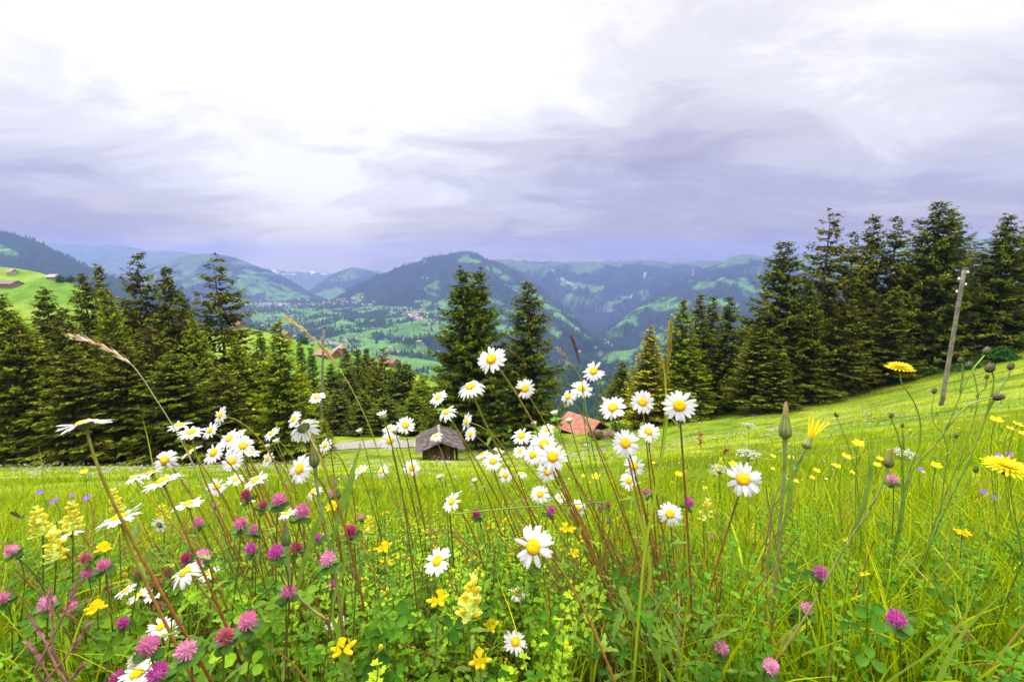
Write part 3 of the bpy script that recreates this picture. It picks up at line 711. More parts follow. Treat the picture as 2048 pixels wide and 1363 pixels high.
# ------------------------------------------------------------------ lane
mb = MB(); cl_ = spline([ground(400, 47), ground(500, 48.5), ground(590, 50), ground(680, 51.5), ground(760, 52.3), ground(840, 52), ground(900, 51)], 60)
tg = nrm(np.gradient(cl_, axis=0)); sd_ = nrm(np.cross(tg, [0, 0, 1.0]))
rows_ = []
for o in (-1.15, -.6, 0, .6, 1.15):
    q = cl_+sd_*o; q[:, 2] = HH(q[:, 0], q[:, 1])+.09+.0*abs(o); rows_.append(q)
Vr = np.array(rows_)
for i in range(60): Vr[:, i, 2] = Vr[:, i, 2].max()
mb.add(Vr, Q=gridmesh(Vr, 60, 5), C=(.25, .225, .225))
sk = Vr.copy(); sk = np.stack([Vr[0], Vr[0]-np.array([0, 0, .9])]); mb.add(sk, Q=gridmesh(sk, 60, 2), C=(.12, .15, .04))
sk = np.stack([Vr[-1], Vr[-1]-np.array([0, 0, .9])]); mb.add(sk, Q=gridmesh(sk, 60, 2), C=(.12, .15, .04))
tag(link('gravel_lane', mb.mesh('gravel_lane', M['paint'], smooth=False)), kind='structure')

# ------------------------------------------------------------------ shingled wooden hut
def hut():
    p = ground(880, 39); h = empty('wooden_hut', (float(p[0]), float(p[1]), float(p[2])-.2), R(11))
    tag(h, 'small dark plank hut with grey shingled roof below the twin spruces', 'hut')
    w_, l_, hh = 3.0, 3.0, 2.0; mb = MB()
    for sx in (-1, 1):
        for k in range(15):
            box(mb, (sx*w_/2, -l_/2+.1+k*.2, hh/2), (.06, .185, hh+.02*random.random()), np.array((.085, .042, .025))*random.uniform(.6, 1.5))
    for sy in (-1, 1):
        for k in range(14):
            x = -w_/2+.1+k*.192
            if sy < 0 and -.5 < x < .45: 
                box(mb, (x, sy*l_/2, 1.78), (.175, .06, .3), (.07, .04, .03)); continue
            top = hh+ (1-abs(x)/(w_/2))*.52
            box(mb, (x, sy*l_/2, top/2), (.178, .06, top), np.array((.085, .042, .025))*random.uniform(.6, 1.6))
    link('wall', mb.mesh('wall', M['wood'], smooth=False), h)
    mb = MB()
    for sx in (-1, 1):
        for row in range(9):
            for k in range(14):
                t = row/9; x = sx*(1.98*(1-t)); z = hh-.16+.82*t
                a = (sx*.02)
                c = np.array([x-sx*.1, -2.05+k*.315+(row % 2)*.12, z+.06]); d = np.array([-sx*.24, 0, .11]); s_ = np.array([0, .145, 0])
                c = c+rng.normal(0, .008, 3)
                V = [c-d-s_, c-d+s_, c+d+s_, c+d-s_]; V = np.array(V+[v-np.array([0, 0, .035]) for v in V])
                mb.add(V, Q=[(0, 1, 2, 3), (7, 6, 5, 4), (0, 4, 5, 1), (1, 5, 6, 2), (2, 6, 7, 3), (3, 7, 4, 0)], C=np.array((.11, .088, .092))*random.uniform(.5, 1.3))
    rf = link('roof', mb.mesh('roof', M['wood'], smooth=False), h)
    mb = MB(); box(mb, (0, 0, hh+.73), (.22, 4.3, .07), (.24, .2, .2)); link('ridge_board', mb.mesh('ridge_board', M['wood'], smooth=False), rf)
    mb = MB()
    for k in range(5): box(mb, (-.38+k*.19, -l_/2-.03, .82), (.18, .05, 1.6), np.array((.11, .05, .03))*random.uniform(.7, 1.3))
    d = link('door', mb.mesh('door', M['wood'], smooth=False), h)
    mb = MB(); box(mb, (.32, -l_/2-.07, .85), (.05, .04, .16), (.05, .05, .05)); link('handle', mb.mesh('handle', M['wood'], smooth=False), d)
hut()
def gable_house(name, p, w_, l_, hh, rh, rz, wallc, roofc, label, win=3, cat='chalet', eave=.7):
    h = empty(name, tuple(p), rz); tag(h, label, cat)
    x, y = w_/2, l_/2; mb = MB()
    mb.add([(-x, -y, -1.5), (x, -y, -1.5), (x, y, -1.5), (-x, y, -1.5), (-x, -y, hh), (x, -y, hh), (x, y, hh), (-x, y, hh), (0, -y, hh+rh), (0, y, hh+rh)],
           Q=[(0, 1, 5, 4), (1, 2, 6, 5), (2, 3, 7, 6), (3, 0, 4, 7)], T=[(4, 5, 8), (6, 7, 9)], C=wallc)
    link('wall', mb.mesh('wall', M['wood'], smooth=False), h)
    e = eave; zz = hh-e*rh/x; mb = MB()
    top = [(-x-e, -y-e, zz), (0, -y-e, hh+rh), (x+e, -y-e, zz), (-x-e, y+e, zz), (0, y+e, hh+rh), (x+e, y+e, zz)]
    top = [(a, b, c+.02) for a, b, c in top]
    V = np.array(top+[(a, b, c+.12) for a, b, c in top])
    mb.add(V, Q=[(0, 1, 4, 3), (1, 2, 5, 4), (6, 9, 10, 7), (7, 10, 11, 8), (0, 6, 7, 1), (1, 7, 8, 2), (3, 4, 10, 9), (4, 5, 11, 10), (0, 3, 9, 6), (2, 8, 11, 5)], C=roofc)
    for sx in (-1, 1):            # tile courses
        for k in range(1, 12):
            t = k/12; cx = sx*(x+e)*(1-t); cz = zz+(hh+rh-zz)*t+.16
            box(mb, (cx, 0, cz), (.05, l_+2*e, .05), np.array(roofc)*.93)
    rf = link('roof', mb.mesh('roof', M['paint'], smooth=False), h)
    if cat == 'chalet':
        mb = MB(); box(mb, (x*.4, y*.3, hh+rh*.9), (w_*.09, w_*.09, rh*.8), (.4, .36, .34)); link('chimney', mb.mesh('chimney', M['paint'], smooth=False), rf)
    for k in range(win):
        for sy in (-1, 1):
            mb = MB(); xx = -x+w_*(k+.5)/win; box(mb, (xx, sy*(y+.03), hh*.55), (w_*.10, .08, hh*.28), (.6, .58, .55)); wn = link('window', mb.mesh('window', M['paint'], smooth=False), h)
            mb = MB(); box(mb, (xx, sy*(y+.08), hh*.55), (w_*.075, .06, hh*.22), (.03, .035, .05)); link('pane', mb.mesh('pane', M['porcelain'], smooth=False), wn)
    return h
p = ground(1166, 58); p[2] -= .55
gable_house('red_roofed_hut', p, 4.0, 4.3, 1.2, 1.2, R(42), (.06, .03, .025), (.46, .20, .145), 'low brown hut with salmon red roof right of the broad centre spruce', 2, 'hut', .6)
for px, py, w_, l_, hh, rh, rz, wc, rc, lb in [
    (16, 573, 7, 13, 1.5, 1.8, 1.45, (.25, .16, .12), (.30, .20, .20), 'long low brown barn on the hillside pasture at the left edge'),
    (28, 545, 4, 5, 1.6, 1.6, 1.3, (.5, .4, .35), (.45, .34, .32), 'pale far barn on the crest above the long brown barn'),
    (108, 557, 5, 7, 1.5, 1.5, 1.4, (.42, .32, .28), (.55, .42, .40), 'pinkish barn on the crest left of the round-topped spruce'),
    (655, 713, 8, 11, 1.7, 1.9, 1.25, (.20, .11, .08), (.34, .19, .16), 'brown chalet with reddish roof on the pasture just right of the upright pole'),
    (680, 707, 8, 10, 2.2, 2.4, .3, (.36, .22, .16), (.32, .22, .20), 'second chalet with greyish roof behind the reddish one by the pole'),
    (785, 716, 7, 10, 2.0, 1.8, 1.2, (.26, .11, .08), (.28, .15, .13), 'dark red chalet on the pasture above the airy olive spruce'),
    (572, 672, 5, 7, 1.8, 1.6, .9, (.36, .18, .12), (.32, .19, .16), 'small red roofed chalet on the crest above the yellow-green lane spruce'),
    (478, 652, 6, 8, 2.2, 2.0, 1.2, (.3, .15, .1), (.26, .16, .14), 'chalet half hidden behind the right boughs of the tall airy spruce')]:
    q = surf('hillside_pasture', px, py); gable_house('chalet' if 'barn' not in lb else 'barn', q, w_, l_, hh, rh, rz, wc, rc, lb, 2, 'chalet' if 'barn' not in lb else 'barn')

# ------------------------------------------------------------------ wooden poles
def pole(base, top, r0, r1, label, ins=()):
    base = np.array(base, float); top = np.array(top, float)
    t = empty('wooden_pole', tuple(base)); tag(t, label, 'pole')
    mb = MB(); k = np.linspace(-.03, 1, 9)[:, None]; tube(mb, (top-base)*k, r0+(r1-r0)*k[:, 0], 12, (.23, .195, .18), cap=True)
    link('shaft', mb.mesh('shaft', M['wood']), t)
    mb = MB(); tube(mb, [(top-base)*.995, (top-base)*1.008], [r1*1.15, r1*.9], 12, (.16, .15, .15), cap=True); link('cap', mb.mesh('cap', M['wood']), t)
    for f, sx in ins:
        q = (top-base)*f+np.array([sx*.22, 0, 0]); mb = MB()
        tube(mb, [(top-base)*f+np.array([sx*.05, 0, -.05]), q+np.array([0, 0, -.10]), q+np.array([0, 0, .02])], .022, 6, (.12, .12, .12))
        br = link('bracket', mb.mesh('bracket', M['wood']), t)
        mb = MB(); ellips(mb, q+np.array([0, 0, .02]), (.065, .065, .04), 10, 6, (.8, .8, .82)); ellips(mb, q+np.array([0, 0, .08]), (.05, .05, .05), 10, 6, (.8, .8, .82))
        link('insulator', mb.mesh('insulator', M['porcelain']), br)
tp = P(1929, 537, 26.0); bx_ = ground(1883, 26.0)
pole((tp[0]-.03, 26.0, float(HH(tp[0], 26.0))), tp, .115, .095, 'weathered grey wooden pole with four white insulators on the right meadow', ((.97, 1), (.925, -1), (.885, 1), (.835, -1)))
b2 = ground(639, 44); t2 = P(648, 655, 44.0)
pole(b2, t2, .135, .11, 'upright plain wooden pole beside the lane left of the hut')

# stump, log and boulder by the right chalet
p = ground(1203, 47); t = empty('tree_stump', tuple(p)); tag(t, 'brown rootstock heap on the meadow below the red roofed hut', 'stump')
mb = MB(); 
V = None
for k in range(9): ellips(mb, (rng.normal(0, .8), rng.normal(0, .3), .35+.25*rng.random()), (.5+.3*rng.random(), .4, .35+.3*rng.random()), 9, 7, np.array((.14, .10, .07))*rng.uniform(.7, 1.3))
link('roots', mb.mesh('roots', M['bark']), t)
p = ground(1172, 43); mb = MB(); r_ = np.random.default_rng(4)
ellips(mb, (0, 0, .1), (.35, .25, .22), 9, 7, (.42, .34, .33)); 
o = link('boulder', mb.mesh('boulder', M['bark']), None, tuple(p)); tag(o, 'small pinkish boulder on the meadow in front of the rootstock heap', 'boulder')

# ------------------------------------------------------------------ foreground plants
GREEN = np.array([.16, .27, .03]); REDST = np.array([.17, .060, .028]); OLIVE = np.array([.22, .22, .035])
def grad(n, a, b, p=1.0):
    t = np.linspace(0, 1, n)[:, None]**p; return np.asarray(a)*(1-t)+np.asarray(b)*t
def petal_strip(mb, F, c, az, L, wd, lift, curl, col, S=6, r0=.006, notch=True, twist=0.0, r_=rng):
    """one strap petal: F frame (cols x,y,normal), starts at radius r0"""
    t = np.linspace(0, 1, S)
    rad = r0+L*t; zz = lift*L*t-curl*L*t*t
    prof = wd*np.array([.62, .86, 1.0, .98, .76, .26])[:S] if S == 6 else wd*np.interp(t, [0, .2, .7, 1], [.5, .9, 1, .5])
    ca, sa = math.cos(az), math.sin(az)
    V = []
    for k in range(S):
        for o in (-1, 0, 1):
            ww = o*prof[k]; dz = -.22*abs(ww)*(1 if o else 0)+twist*ww*t[k]
            rr = rad[k]-(.06*L if (k == S-1 and o == 0 and notch) else 0)
            V.append((ca*rr-sa*ww, sa*rr+ca*ww, zz[k]+dz))
    V = np.array(V)@F.T+c
    q = []
    for k in range(S-1):
        b = k*3; q += [(b, b+1, b+4, b+3), (b+1, b+2, b+5, b+4)]
    mb.add(V, Q=q, C=col)
def dome(mb, F, c, r, h, col, k=16, m=6, z0=0):
    V = []; C = []
    for i in range(m+1):
        a = i/m*math.pi/2; rr = r*math.cos(a); z = z0+h*math.sin(a)*(1-.22*math.exp(-((i-m)/1.2)**2))
        for j in range(k):
            V.append((rr*math.cos(j/k*6.2832+.2*i), rr*math.sin(j/k*6.2832+.2*i), z)); C.append(col(i/m) if callable(col) else col)
    V = np.array(V)@F.T+c
    q = [(i*k+j, i*k+(j+1) % k, (i+1)*k+(j+1) % k, (i+1)*k+j) for i in range(m) for j in range(k)]
    mb.add(V, Q=q, C=np.array(C))
def small_leaf(mb, p, d, up, L, wd, col, S=5, curl=.3, fold=.15, tooth=0.0):
    d = nrm(np.asarray(d, float)); sd_ = nrm(np.cross(d, up)); n = np.cross(sd_, d)
    t = np.linspace(0, 1, S); w_ = wd*np.sin(np.pi*np.clip(t*.93+.05, 0, 1))**.8
    V = []
    for k in range(S):
        tw = w_[k]*(1+tooth*(1 if k % 2 else -1))
        c = p+d*L*t[k]-n*curl*L*t[k]**2
        V += [c-sd_*tw+n*fold*tw, c, c+sd_*tw+n*fold*tw]
    q = []
    for k in range(S-1):
        b = k*3; q += [(b, b+1, b+4, b+3), (b+1, b+2, b+5, b+4)]
    mb.add(V, Q=q, C=col)
def stem_curve(head, n, root, bend=.30):
    L = np.linalg.norm(head-root)
    p1 = head-n*L*bend; p2 = root+(np.array([0, 0, 1.0])*.75+nrm(head-root)*.25)*L*.35
    return bez(head, p1, p2, root, 18)
def stemcol():
    t = np.linspace(0, 1, 18)[:, None]; k = random.uniform(.8, 1.2)
    a, b, c = np.array([.24, .28, .03]), np.array([.34, .17, .03])*k, np.array([.15, .05, .025])*k
    return np.where(t < .4, a*(1-t/.4)+b*t/.4, b*(1-(t-.4)/.6)+c*(t-.4)/.6)
def rooted(px, y):
    p = ground(px, y); p[2] -= .01; return p
def autoroot(px, py):
    if px < 640: r = 600+(px-400)*.42
    elif px < 900: r = px+70+(py-850)*.1
    elif px < 1010: r = px+120
    elif px < 1500: r = 1300+(px-1250)*.30
    else: r = px
    if py > 1130: r = px+30
    return r

def daisy(px, py, D, n, label, root=None, dia=None, group=None):
    dia = dia or .046; zc = FPX*dia/D
    d0 = P(px, py, 1.0); f = proj(d0)[2]; head = d0*(zc/f)
    if px < 700 and n[2] > .4: n = (n[0]*1.1, n[1]+.12, n[2]*.8)
    nv = camvec(*n, px, py); FL.append((px, py, D*.62, head[1])); yr = head[1]+random.uniform(-.02, .10)+(.05 if py < 900 else .0)
    rp = autoroot(px, py) if root is None else root
    rt = rooted(rp, yr)
    if rt[2] > head[2]-.08: rt[2] = head[2]-.12
    T = empty('oxeye_daisy', tuple(rt)); tag(T, label, 'daisy', group)
    F = frame(nv, random.random()*6); r_ = rng
    rd = dia*.5*.345
    mb = MB(); np_ = int(r_.integers(19, 24)); off = r_.random()*6
    wear = r_.random()
    for k in range(np_):
        if r_.random() < .05+.10*(wear > .8): continue
        az = off+k/np_*6.2832+r_.normal(0, .07); L = (dia*.5-rd*.75)*(1-.20*r_.random())
        petal_strip(mb, F, head+nv*(.0004*(k % 3)), az, L, dia*.5*.118*r_.uniform(.82, 1.12), r_.normal(.08, .10)+(r_.random() < .06)*r_.uniform(-.5, .6), r_.uniform(.05, .35)+.4*(wear > .88), np.array([.84, .84, .86])*r_.uniform(.95, 1.0), r0=rd*.75, twist=r_.normal(0, .25))
    link('petals', mb.mesh('petals', M['petal'], rt), T)
    mb = MB(); dome(mb, F, head, rd, rd*.55, lambda t: np.array([.86, .42, .004])*(1-t)+np.array([.93, .64, .006])*t)
    link('disc', mb.mesh('disc', M['disc'], rt), T)
    mb = MB(); V0 = head-nv*dia*.085
    # green cup of bracts below
    tube(mb, [head+nv*.0003, head-nv*dia*.05, head-nv*dia*.105, head-nv*dia*.14], [rd*1.1, rd*.95, rd*.45, dia*.035], 12, grad(4, (.10, .13, .03), (.18, .24, .05)))
    link('cup', mb.mesh('cup', M['stem'], rt), T)
    mb = MB(); pts = stem_curve(head-nv*dia*.13, nv, rt, .16+.1*random.random()); tip = stemcol()
    tube(mb, pts, np.linspace(.00125, .0021, 18)*(dia/.046), 6, tip)
    S = link('stem', mb.mesh('stem', M['stem'], rt), T)
    mb = MB()
    for k in r_.choice(np.arange(3, 17), 7, replace=False):
        tg_ = pts[k-1]-pts[k+1 if k < 17 else k]; dd = nrm(tg_)*.8+nrm(r_.normal(0, 1, 3))*.8
        small_leaf(mb, pts[k], dd, np.array([0, 0, 1.]), r_.uniform(.008, .022)*(1+.1*k), .0018+.0015*r_.random(), GREEN*r_.uniform(.7, 1.2), S=7, tooth=.35)
    link('foliage', mb.mesh('foliage', M['leaf'], rt), T)
    return T

LF = 'in the left daisy clump'
DA = [
 (983, 718, 66, (-.35, .42, .84), 'highest daisy of the photo, tilted up left over the twin spruces', 1260),
 (941, 773, 62, (-.25, .80, .55), 'large daisy seen half from the side, left below the highest daisy', 1180),
 (1050, 777, 46, (-.1, .2, .95), 'medium daisy facing the viewer in front of the broad centre spruce', 1270),
 (876, 795, 42, (-.4, .72, .52), 'small tilted daisy left of the large side-on one, before the twin spruces', 1040),
 (893, 824, 44, (-.42, .70, .55), 'small tilted daisy above the right end of the shingled hut', 1090),
 (933, 843, 40, (-.85, .2, .42), 'narrow daisy turned left, right of the shingled hut roof', 1090),
 (941, 868, 32, (-.6, .2, .75), 'little left-turned daisy at the right edge of the hut roof', 1110),
 (1187, 742, 50, (-.25, .42, .86), 'daisy at the top of the group of three right of the broad spruce', 1345),
 (1163, 777, 48, (0, .62, .78), 'middle daisy of the group of three right of the broad spruce', 1310),
 (1136, 793, 38, (-.4, .4, .8), 'lowest left daisy of the group of three right of the broad spruce', 1290),
 (1226, 815, 58, (-.25, .45, .85), 'daisy tilted left above the red roofed hut', 1330),
 (1285, 804, 52, (0, .12, 1), 'round daisy facing the viewer between the tilted one and the largest one', 1320),
 (1359, 811, 72, (0, .14, 1), 'largest round daisy of the upper right, against the dark spruces', 1385),
 (1297, 863, 48, (0, .5, .85), 'daisy seen obliquely just right of the round one above the meadow', 1350),
 (1251, 886, 60, (0, .1, 1), 'large round daisy below the red roofed hut', 1330),
 (1043, 871, 46, (-.2, .6, .75), 'tilted daisy at the upper left of the dense centre cluster', 1235),
 (1094, 859, 34, (-.3, .6, .7), 'small half-side daisy at the top of the dense centre cluster', 1260),
 (1088, 888, 62, (0, .35, .93), 'large daisy in the dense centre cluster, behind the frontmost one', 1265),
 (1105, 913, 64, (.05, .1, 1), 'frontmost round daisy of the dense centre cluster', 1262),
 (1066, 909, 48, (-.4, .3, .85), 'left-turned daisy at the left side of the dense centre cluster', 1255),
 (1040, 902, 32, (-.2, .6, .7), 'small daisy at the left end of the dense centre cluster', 1230),
 (1095, 943, 46, (0, .1, 1), 'daisy hanging lowest in the dense centre cluster', 1265),
 (1268, 932, 46, (0, .1, 1), 'round daisy directly below the large round one', 1330),
 (1258, 961, 38, (0, .15, 1), 'small round daisy second below the large round one', 1320),
 (811, 850, 42, (0, .35, .92), 'round-faced daisy left of the shingled hut, the higher of two', 880),
 (780, 881, 42, (0, .05, 1), 'fully open round daisy left of the shingled hut, the lower of two', 850),
 (778, 856, 32, (-.25, .8, .5), 'small side-on daisy between the two round ones left of the hut', 860),
 (871, 871, 30, (-.25, .8, .5), 'small side-on daisy in front of the shingled hut wall', 960),
 (824, 935, 37, (0, .2, .95), 'small round daisy alone below the shingled hut', 880),
 (763, 942, 30, (-.6, .4, .7), 'small tilted daisy left below the hut, right of the flat one', 820),
 (719, 940, 40, (-.3, .9, .25), 'flat side-on daisy below the lane, middle left', 790),
 (650, 890, 36, (-.6, .3, .75), 'small left-turned daisy at the foot of the upright pole', 720),
 (600, 937, 64, (-.62, .15, .77), 'large oval daisy turned left, left of the tall closed bud', 700),
 (607, 855, 68, (-.3, .58, -.62), 'large daisy seen from behind with its dark cup, before the upright pole', 760),
 (588, 838, 40, (-.6, .4, .6), 'small daisy above left of the one seen from behind', 700),
 (543, 866, 38, (-.5, .6, .5), 'small tilted daisy alone between the left clump and the back-turned one', 680),
 (634, 794, 38, (-.2, .7, .6), 'lone high small daisy in front of the pole shaft', 690),
 (626, 983, 38, (-.5, .6, .6), 'small tilted daisy right below the large oval one', 690),
 (575, 1026, 44, (-.2, .93, .28), 'flat side-on daisy touching the lower closed bud', 650),
 (904, 1002, 48, (-.5, .5, .65), 'tilted daisy above the dark pink clover in the middle of the meadow', 990),
 (875, 1121, 66, (-.52, .42, .72), 'tilted oval daisy on a bent stem, centre foreground', 960),
 (1067, 1093, 92, (-.42, .02, .9), 'biggest daisy of the photo, oval, in the centre foreground', 1290),
 (1036, 1184, 46, (0, .62, .78), 'foreground daisy with drooping front petals below the biggest one', 1050),
 (1030, 1283, 54, (.1, .45, .88), 'ragged daisy with few curled petals at the bottom centre', 1035),
 (1011, 950, 32, (-.1, .15, 1), 'small round daisy left of the dense centre cluster, low down', 1130),
 (1043, 947, 25, (0, .8, .5), 'tiny side-on daisy below the left end of the centre cluster', 1130),
 (1080, 988, 42, (0, .3, .95), 'round daisy alone below the dense centre cluster', 1215),
 (986, 922, 44, (0, .5, .85), 'shaggy pale daisy between the hut and the centre cluster', 1100),
 (966, 908, 33, (-.4, .8, .3), 'side-on daisy just right of the hut wall', 1090),
 (998, 900, 26, (.3, .8, .3), 'tiny side-on daisy above the shaggy pale one', 1110),
 (1340, 1027, 52, (0, .15, 1), 'round daisy in the right foreground with short petals', 1360),
 (1487, 958, 74, (0, .06, 1), 'big round daisy standing alone at right on a curved dark stem', 1365),
 (1154, 1016, 38, (0, .1, 1), 'round daisy half hidden by stems right of the centre cluster', 1240),
 (1121, 993, 30, (-.2, .5, .6), 'faint small daisy behind stems left of the half hidden one', 1230),
 (170, 847, 96, (-.05, .99, -.03), 'big single daisy seen exactly from the side at far left', 500),
 (359, 850, 48, (-.1, .9, .32), 'side-on daisy at the top left of the left clump', 540),
 (383, 864, 52, (0, .8, .6), 'daisy looking upward, second from the top left of the left clump', 560),
 (441, 830, 42, (-.75, .3, .4), 'highest daisy of the left clump, narrow and turned left', 650),
 (421, 860, 42, (-.6, .5, .6), 'daisy directly below the highest one of the left clump', 600),
 (459, 877, 46, (-.4, .4, .7), 'tilted daisy above the round one in the left clump', 620),
 (478, 865, 30, (-.2, .85, .35), 'small side-on daisy behind the tilted one in the left clump', 620),
 (486, 891, 48, (.05, .2, .95), 'roundest daisy of the left clump facing the viewer', 620),
 (428, 905, 50, (-.5, .3, .75), 'oval daisy turned left, middle of the left clump', 590),
 (465, 922, 46, (-.3, .3, .9), 'daisy below the roundest one in the left clump', 610),
 (503, 905, 36, (.1, .8, .5), 'side-on daisy at the lower right of the left clump', 625),
 (329, 919, 48, (-.2, .2, .95), 'round daisy left of the left clump, above the side-on pair', 540),
 (301, 946, 52, (-.3, .9, .05), 'side-on daisy with dark cup, upper of the stacked pair at left', 520),
 (325, 962, 76, (-.2, .95, .18), 'wide flat side-on daisy, lower of the stacked pair at left', 530),
 (267, 954, 38, (-.3, .9, .2), 'small side-on daisy leftmost behind the stacked pair', 500),
 (434, 973, 40, (-.1, .1, .97), 'small round daisy below the left clump', 580),
 (470, 959, 36, (0, .65, .75), 'small daisy looking up, right of the small round one below the clump', 600),
 (511, 960, 52, (-.4, .7, .45), 'tilted daisy below the left clump, pointing up right', 640),
 (376, 1007, 60, (-.1, .87, .45), 'flat oval daisy above the pink clovers at left', 520),
 (239, 1035, 86, (-.1, .95, .2), 'very wide flat daisy seen from the side among the yellow rattle', 470),
 (141, 1067, 44, (-.1, .95, .12), 'small flat side-on daisy beside the yellow rattle at left', 180),
 (371, 1143, 68, (-.38, .62, .64), 'large tilted daisy in the left foreground', 560),
 (418, 1146, 42, (-.1, .62, .62), 'small daisy right beside the large tilted one', 500),
 (252, 1180, 42, (-.25, .8, .42), 'leftmost flat daisy of the row of three in the left foreground', 340),
 (279, 1190, 50, (-.25, .82, .42), 'middle flat daisy of the row of three in the left foreground', 360),
 (306, 1190, 42, (-.2, .7, .5), 'rightmost daisy of the row of three in the left foreground', 380),
 (322, 1253, 54, (0, .5, .85), 'upper daisy of the overlapping pair at lower left', 340),
 (333, 1266, 46, (.1, .5, .85), 'lower daisy of the overlapping pair at lower left', 350),
 (273, 1346, 68, (-.1, .5, .85), 'large daisy cut by the bottom edge at lower left', 290),
 (496, 1003, 33, (0, .97, .12), 'small flat side-on daisy among the clovers below the left clump', 600),
 (535, 917, 36, (-.6, .1, .6), 'ragged narrow daisy right of the left clump', 640),
 (319, 1049, 36, (.5, .3, -.4), 'small daisy seen from behind under the wide flat ones at left', 420),
 (658, 1200, 31, (0, .4, .9), 'small daisy low in the foreground left of centre', 670),
 (676, 1243, 54, (-.1, .78, .5), 'daisy half hidden by grass blades in the lower foreground', 690),
 (384, 901, 46, (-.4, .9, .0), 'side-on daisy behind the middle of the left clump', 560),
 (540, 868, 20, (-.2, .9, .3), 'tiny daisy behind the small tilted lone one', 660),
 (452, 880, 34, (-.5, .6, .4), 'small daisy squeezed in the left clump behind the tilted one', 610),
 (470, 900, 40, (-.3, .5, .8), 'daisy behind the roundest one of the left clump', 615)]
for d in DA: daisy(d[0], d[1], d[2], d[3], ('white oxeye daisy: ' if False else '')+d[4], root=d[5])

def bud(px, py, D, label, root, y_add=.05, col=(.30, .32, .10), name='daisy_bud', cat='flower bud', stemc=None, dia=.011, white=.5):
    zc = FPX*dia/D; d0 = P(px, py, 1.0); head = d0*(zc/proj(d0)[2]); rt = rooted(root, head[1]+y_add)
    if rt[2] > head[2]-.06: rt[2] = head[2]-.1
    T = empty(name, tuple(rt)); tag(T, label, cat); n = camvec(-.25, .9, .2); F = frame(n)
    mb = MB(); ellips(mb, head, (dia*.5, dia*.5, dia*.38), 10, 6, col, M=F)
    link('bud', mb.mesh('bud', M['stem'], rt), T)
    if white > 0:
        mb = MB()
        for k in range(10): petal_strip(mb, F, head+n*dia*.1, k*.628, dia*.55*white*2, dia*.14, .9, .1, (.8, .8, .75), r0=dia*.12)
        link('petals', mb.mesh('petals', M['petal'], rt), T)
    mb = MB(); tube(mb, stem_curve(head-n*dia*.3, n, rt, .2), .0010, 6, grad(18, GREEN, REDST, .7) if stemc is None else stemc)
    link('stem', mb.mesh('stem', M['stem'], rt), T)
for a in [(766, 832, 17, 'half-open white bud above the two round daisies left of the hut', 850), (720, 863, 10, 'closed green daisy bud above the lane', 780), (554, 883, 11, 'closed pale bud just below the small tilted lone daisy', 680), (535, 893, 9, 'tiny closed pale bud left below the small tilted lone daisy', 650),
          (1110, 828, 12, 'closed cream bud in front of the red roofed hut, left one', 1230), (1139, 842, 11, 'closed greenish bud in front of the red roofed hut, right one', 1240), (1069, 848, 9, 'tiny green bud above the dense centre cluster', 1200),
          (880, 955, 10, 'tiny white-tipped bud below the shingled hut', 900), (950, 962, 9, 'small yellowish bud right below the shingled hut', 1000), (790, 862, 12, 'yellowish bud between the two round daisies by the hut', 870), (1133, 1060, 8, 'small dark bud beside the yellow vetch flowers', 1180)]:
    bud(*a)

# ---- clovers
def clover_head(mb, c, n, dia, cols, dead=False):
    r_ = rng; N_ = 150; ph = np.arccos(1-1.72*(np.arange(N_)+.5)/N_); th = np.arange(N_)*2.39996
    d = np.stack([np.sin(ph)*np.cos(th), np.sin(ph)*np.sin(th), np.cos(ph)*1.05+.15], -1)+r_.normal(0, .10, (N_, 3))
    F = frame(n); d = nrm(d)@F.T
    L = dia*.5*r_.uniform(.70, .98, (N_, 1)); side = nrm(np.cross(d, r_.normal(0, 1, (N_, 3))))
    t = np.array([.35, .6, .85, 1.0]); bend = n*(.10 if not dead else -.3)
    Cn = c+d[:, None]*L[:, None]*t[None, :, None]+bend*(L[:, None]*(t**2)[None, :, None])
    Wd = side[:, None]*(dia*np.array([.015, .024, .028, .009]))[None, :, None]*r_.uniform(.8, 1.3, (N_, 1, 1))
    base, tip = np.array(cols[0]), np.array(cols[1])
    col = base+(tip-base)*t[None, :, None]**1.3*np.ones((N_, 1, 1)); col = col*r_.uniform(.75, 1.2, (N_, 1, 1))
    ribbons(mb, Cn, Wd, col)
PINK = ((.82, .48, .62), (.74, .13, .42)); PALEP = ((.86, .62, .70), (.80, .24, .50)); DARKP = ((.52, .10, .22), (.52, .04, .20)); MAG = ((.74, .22, .56), (.64, .06, .44))
BROWN = ((.30, .17, .08), (.26, .11, .05)); WHT = ((.75, .70, .55), (.75, .70, .58)); FADE = ((.45, .22, .12), (.62, .14, .28))
def tri_leaf(mb, p, up, size, col, az, mark=True):
    up = nrm(np.asarray(up, float)); F = frame(up, az)
    for k in range(3):
        a = k*2.094; d = F@np.array([math.cos(a), math.sin(a), -.05]); sd_ = nrm(np.cross(up, d))
        V = [p]; 
        for (t, w_) in ((.30, .26), (.62, .40), (.88, .34), (1.0, .12)):
            V += [p+d*size*t-sd_*size*w_+up*size*(.05+.06*t), p+d*size*t*1.0-up*size*.02, p+d*size*t+sd_*size*w_+up*size*(.05+.06*t)]
        q = []
        T_ = [(0, 2, 1), (0, 3, 2)]
        for m_ in range(3):
            b = 1+m_*3; q += [(b, b+1, b+4, b+3), (b+1, b+2, b+5, b+4)]
        mb.add(V, Q=q, T=T_, C=col)
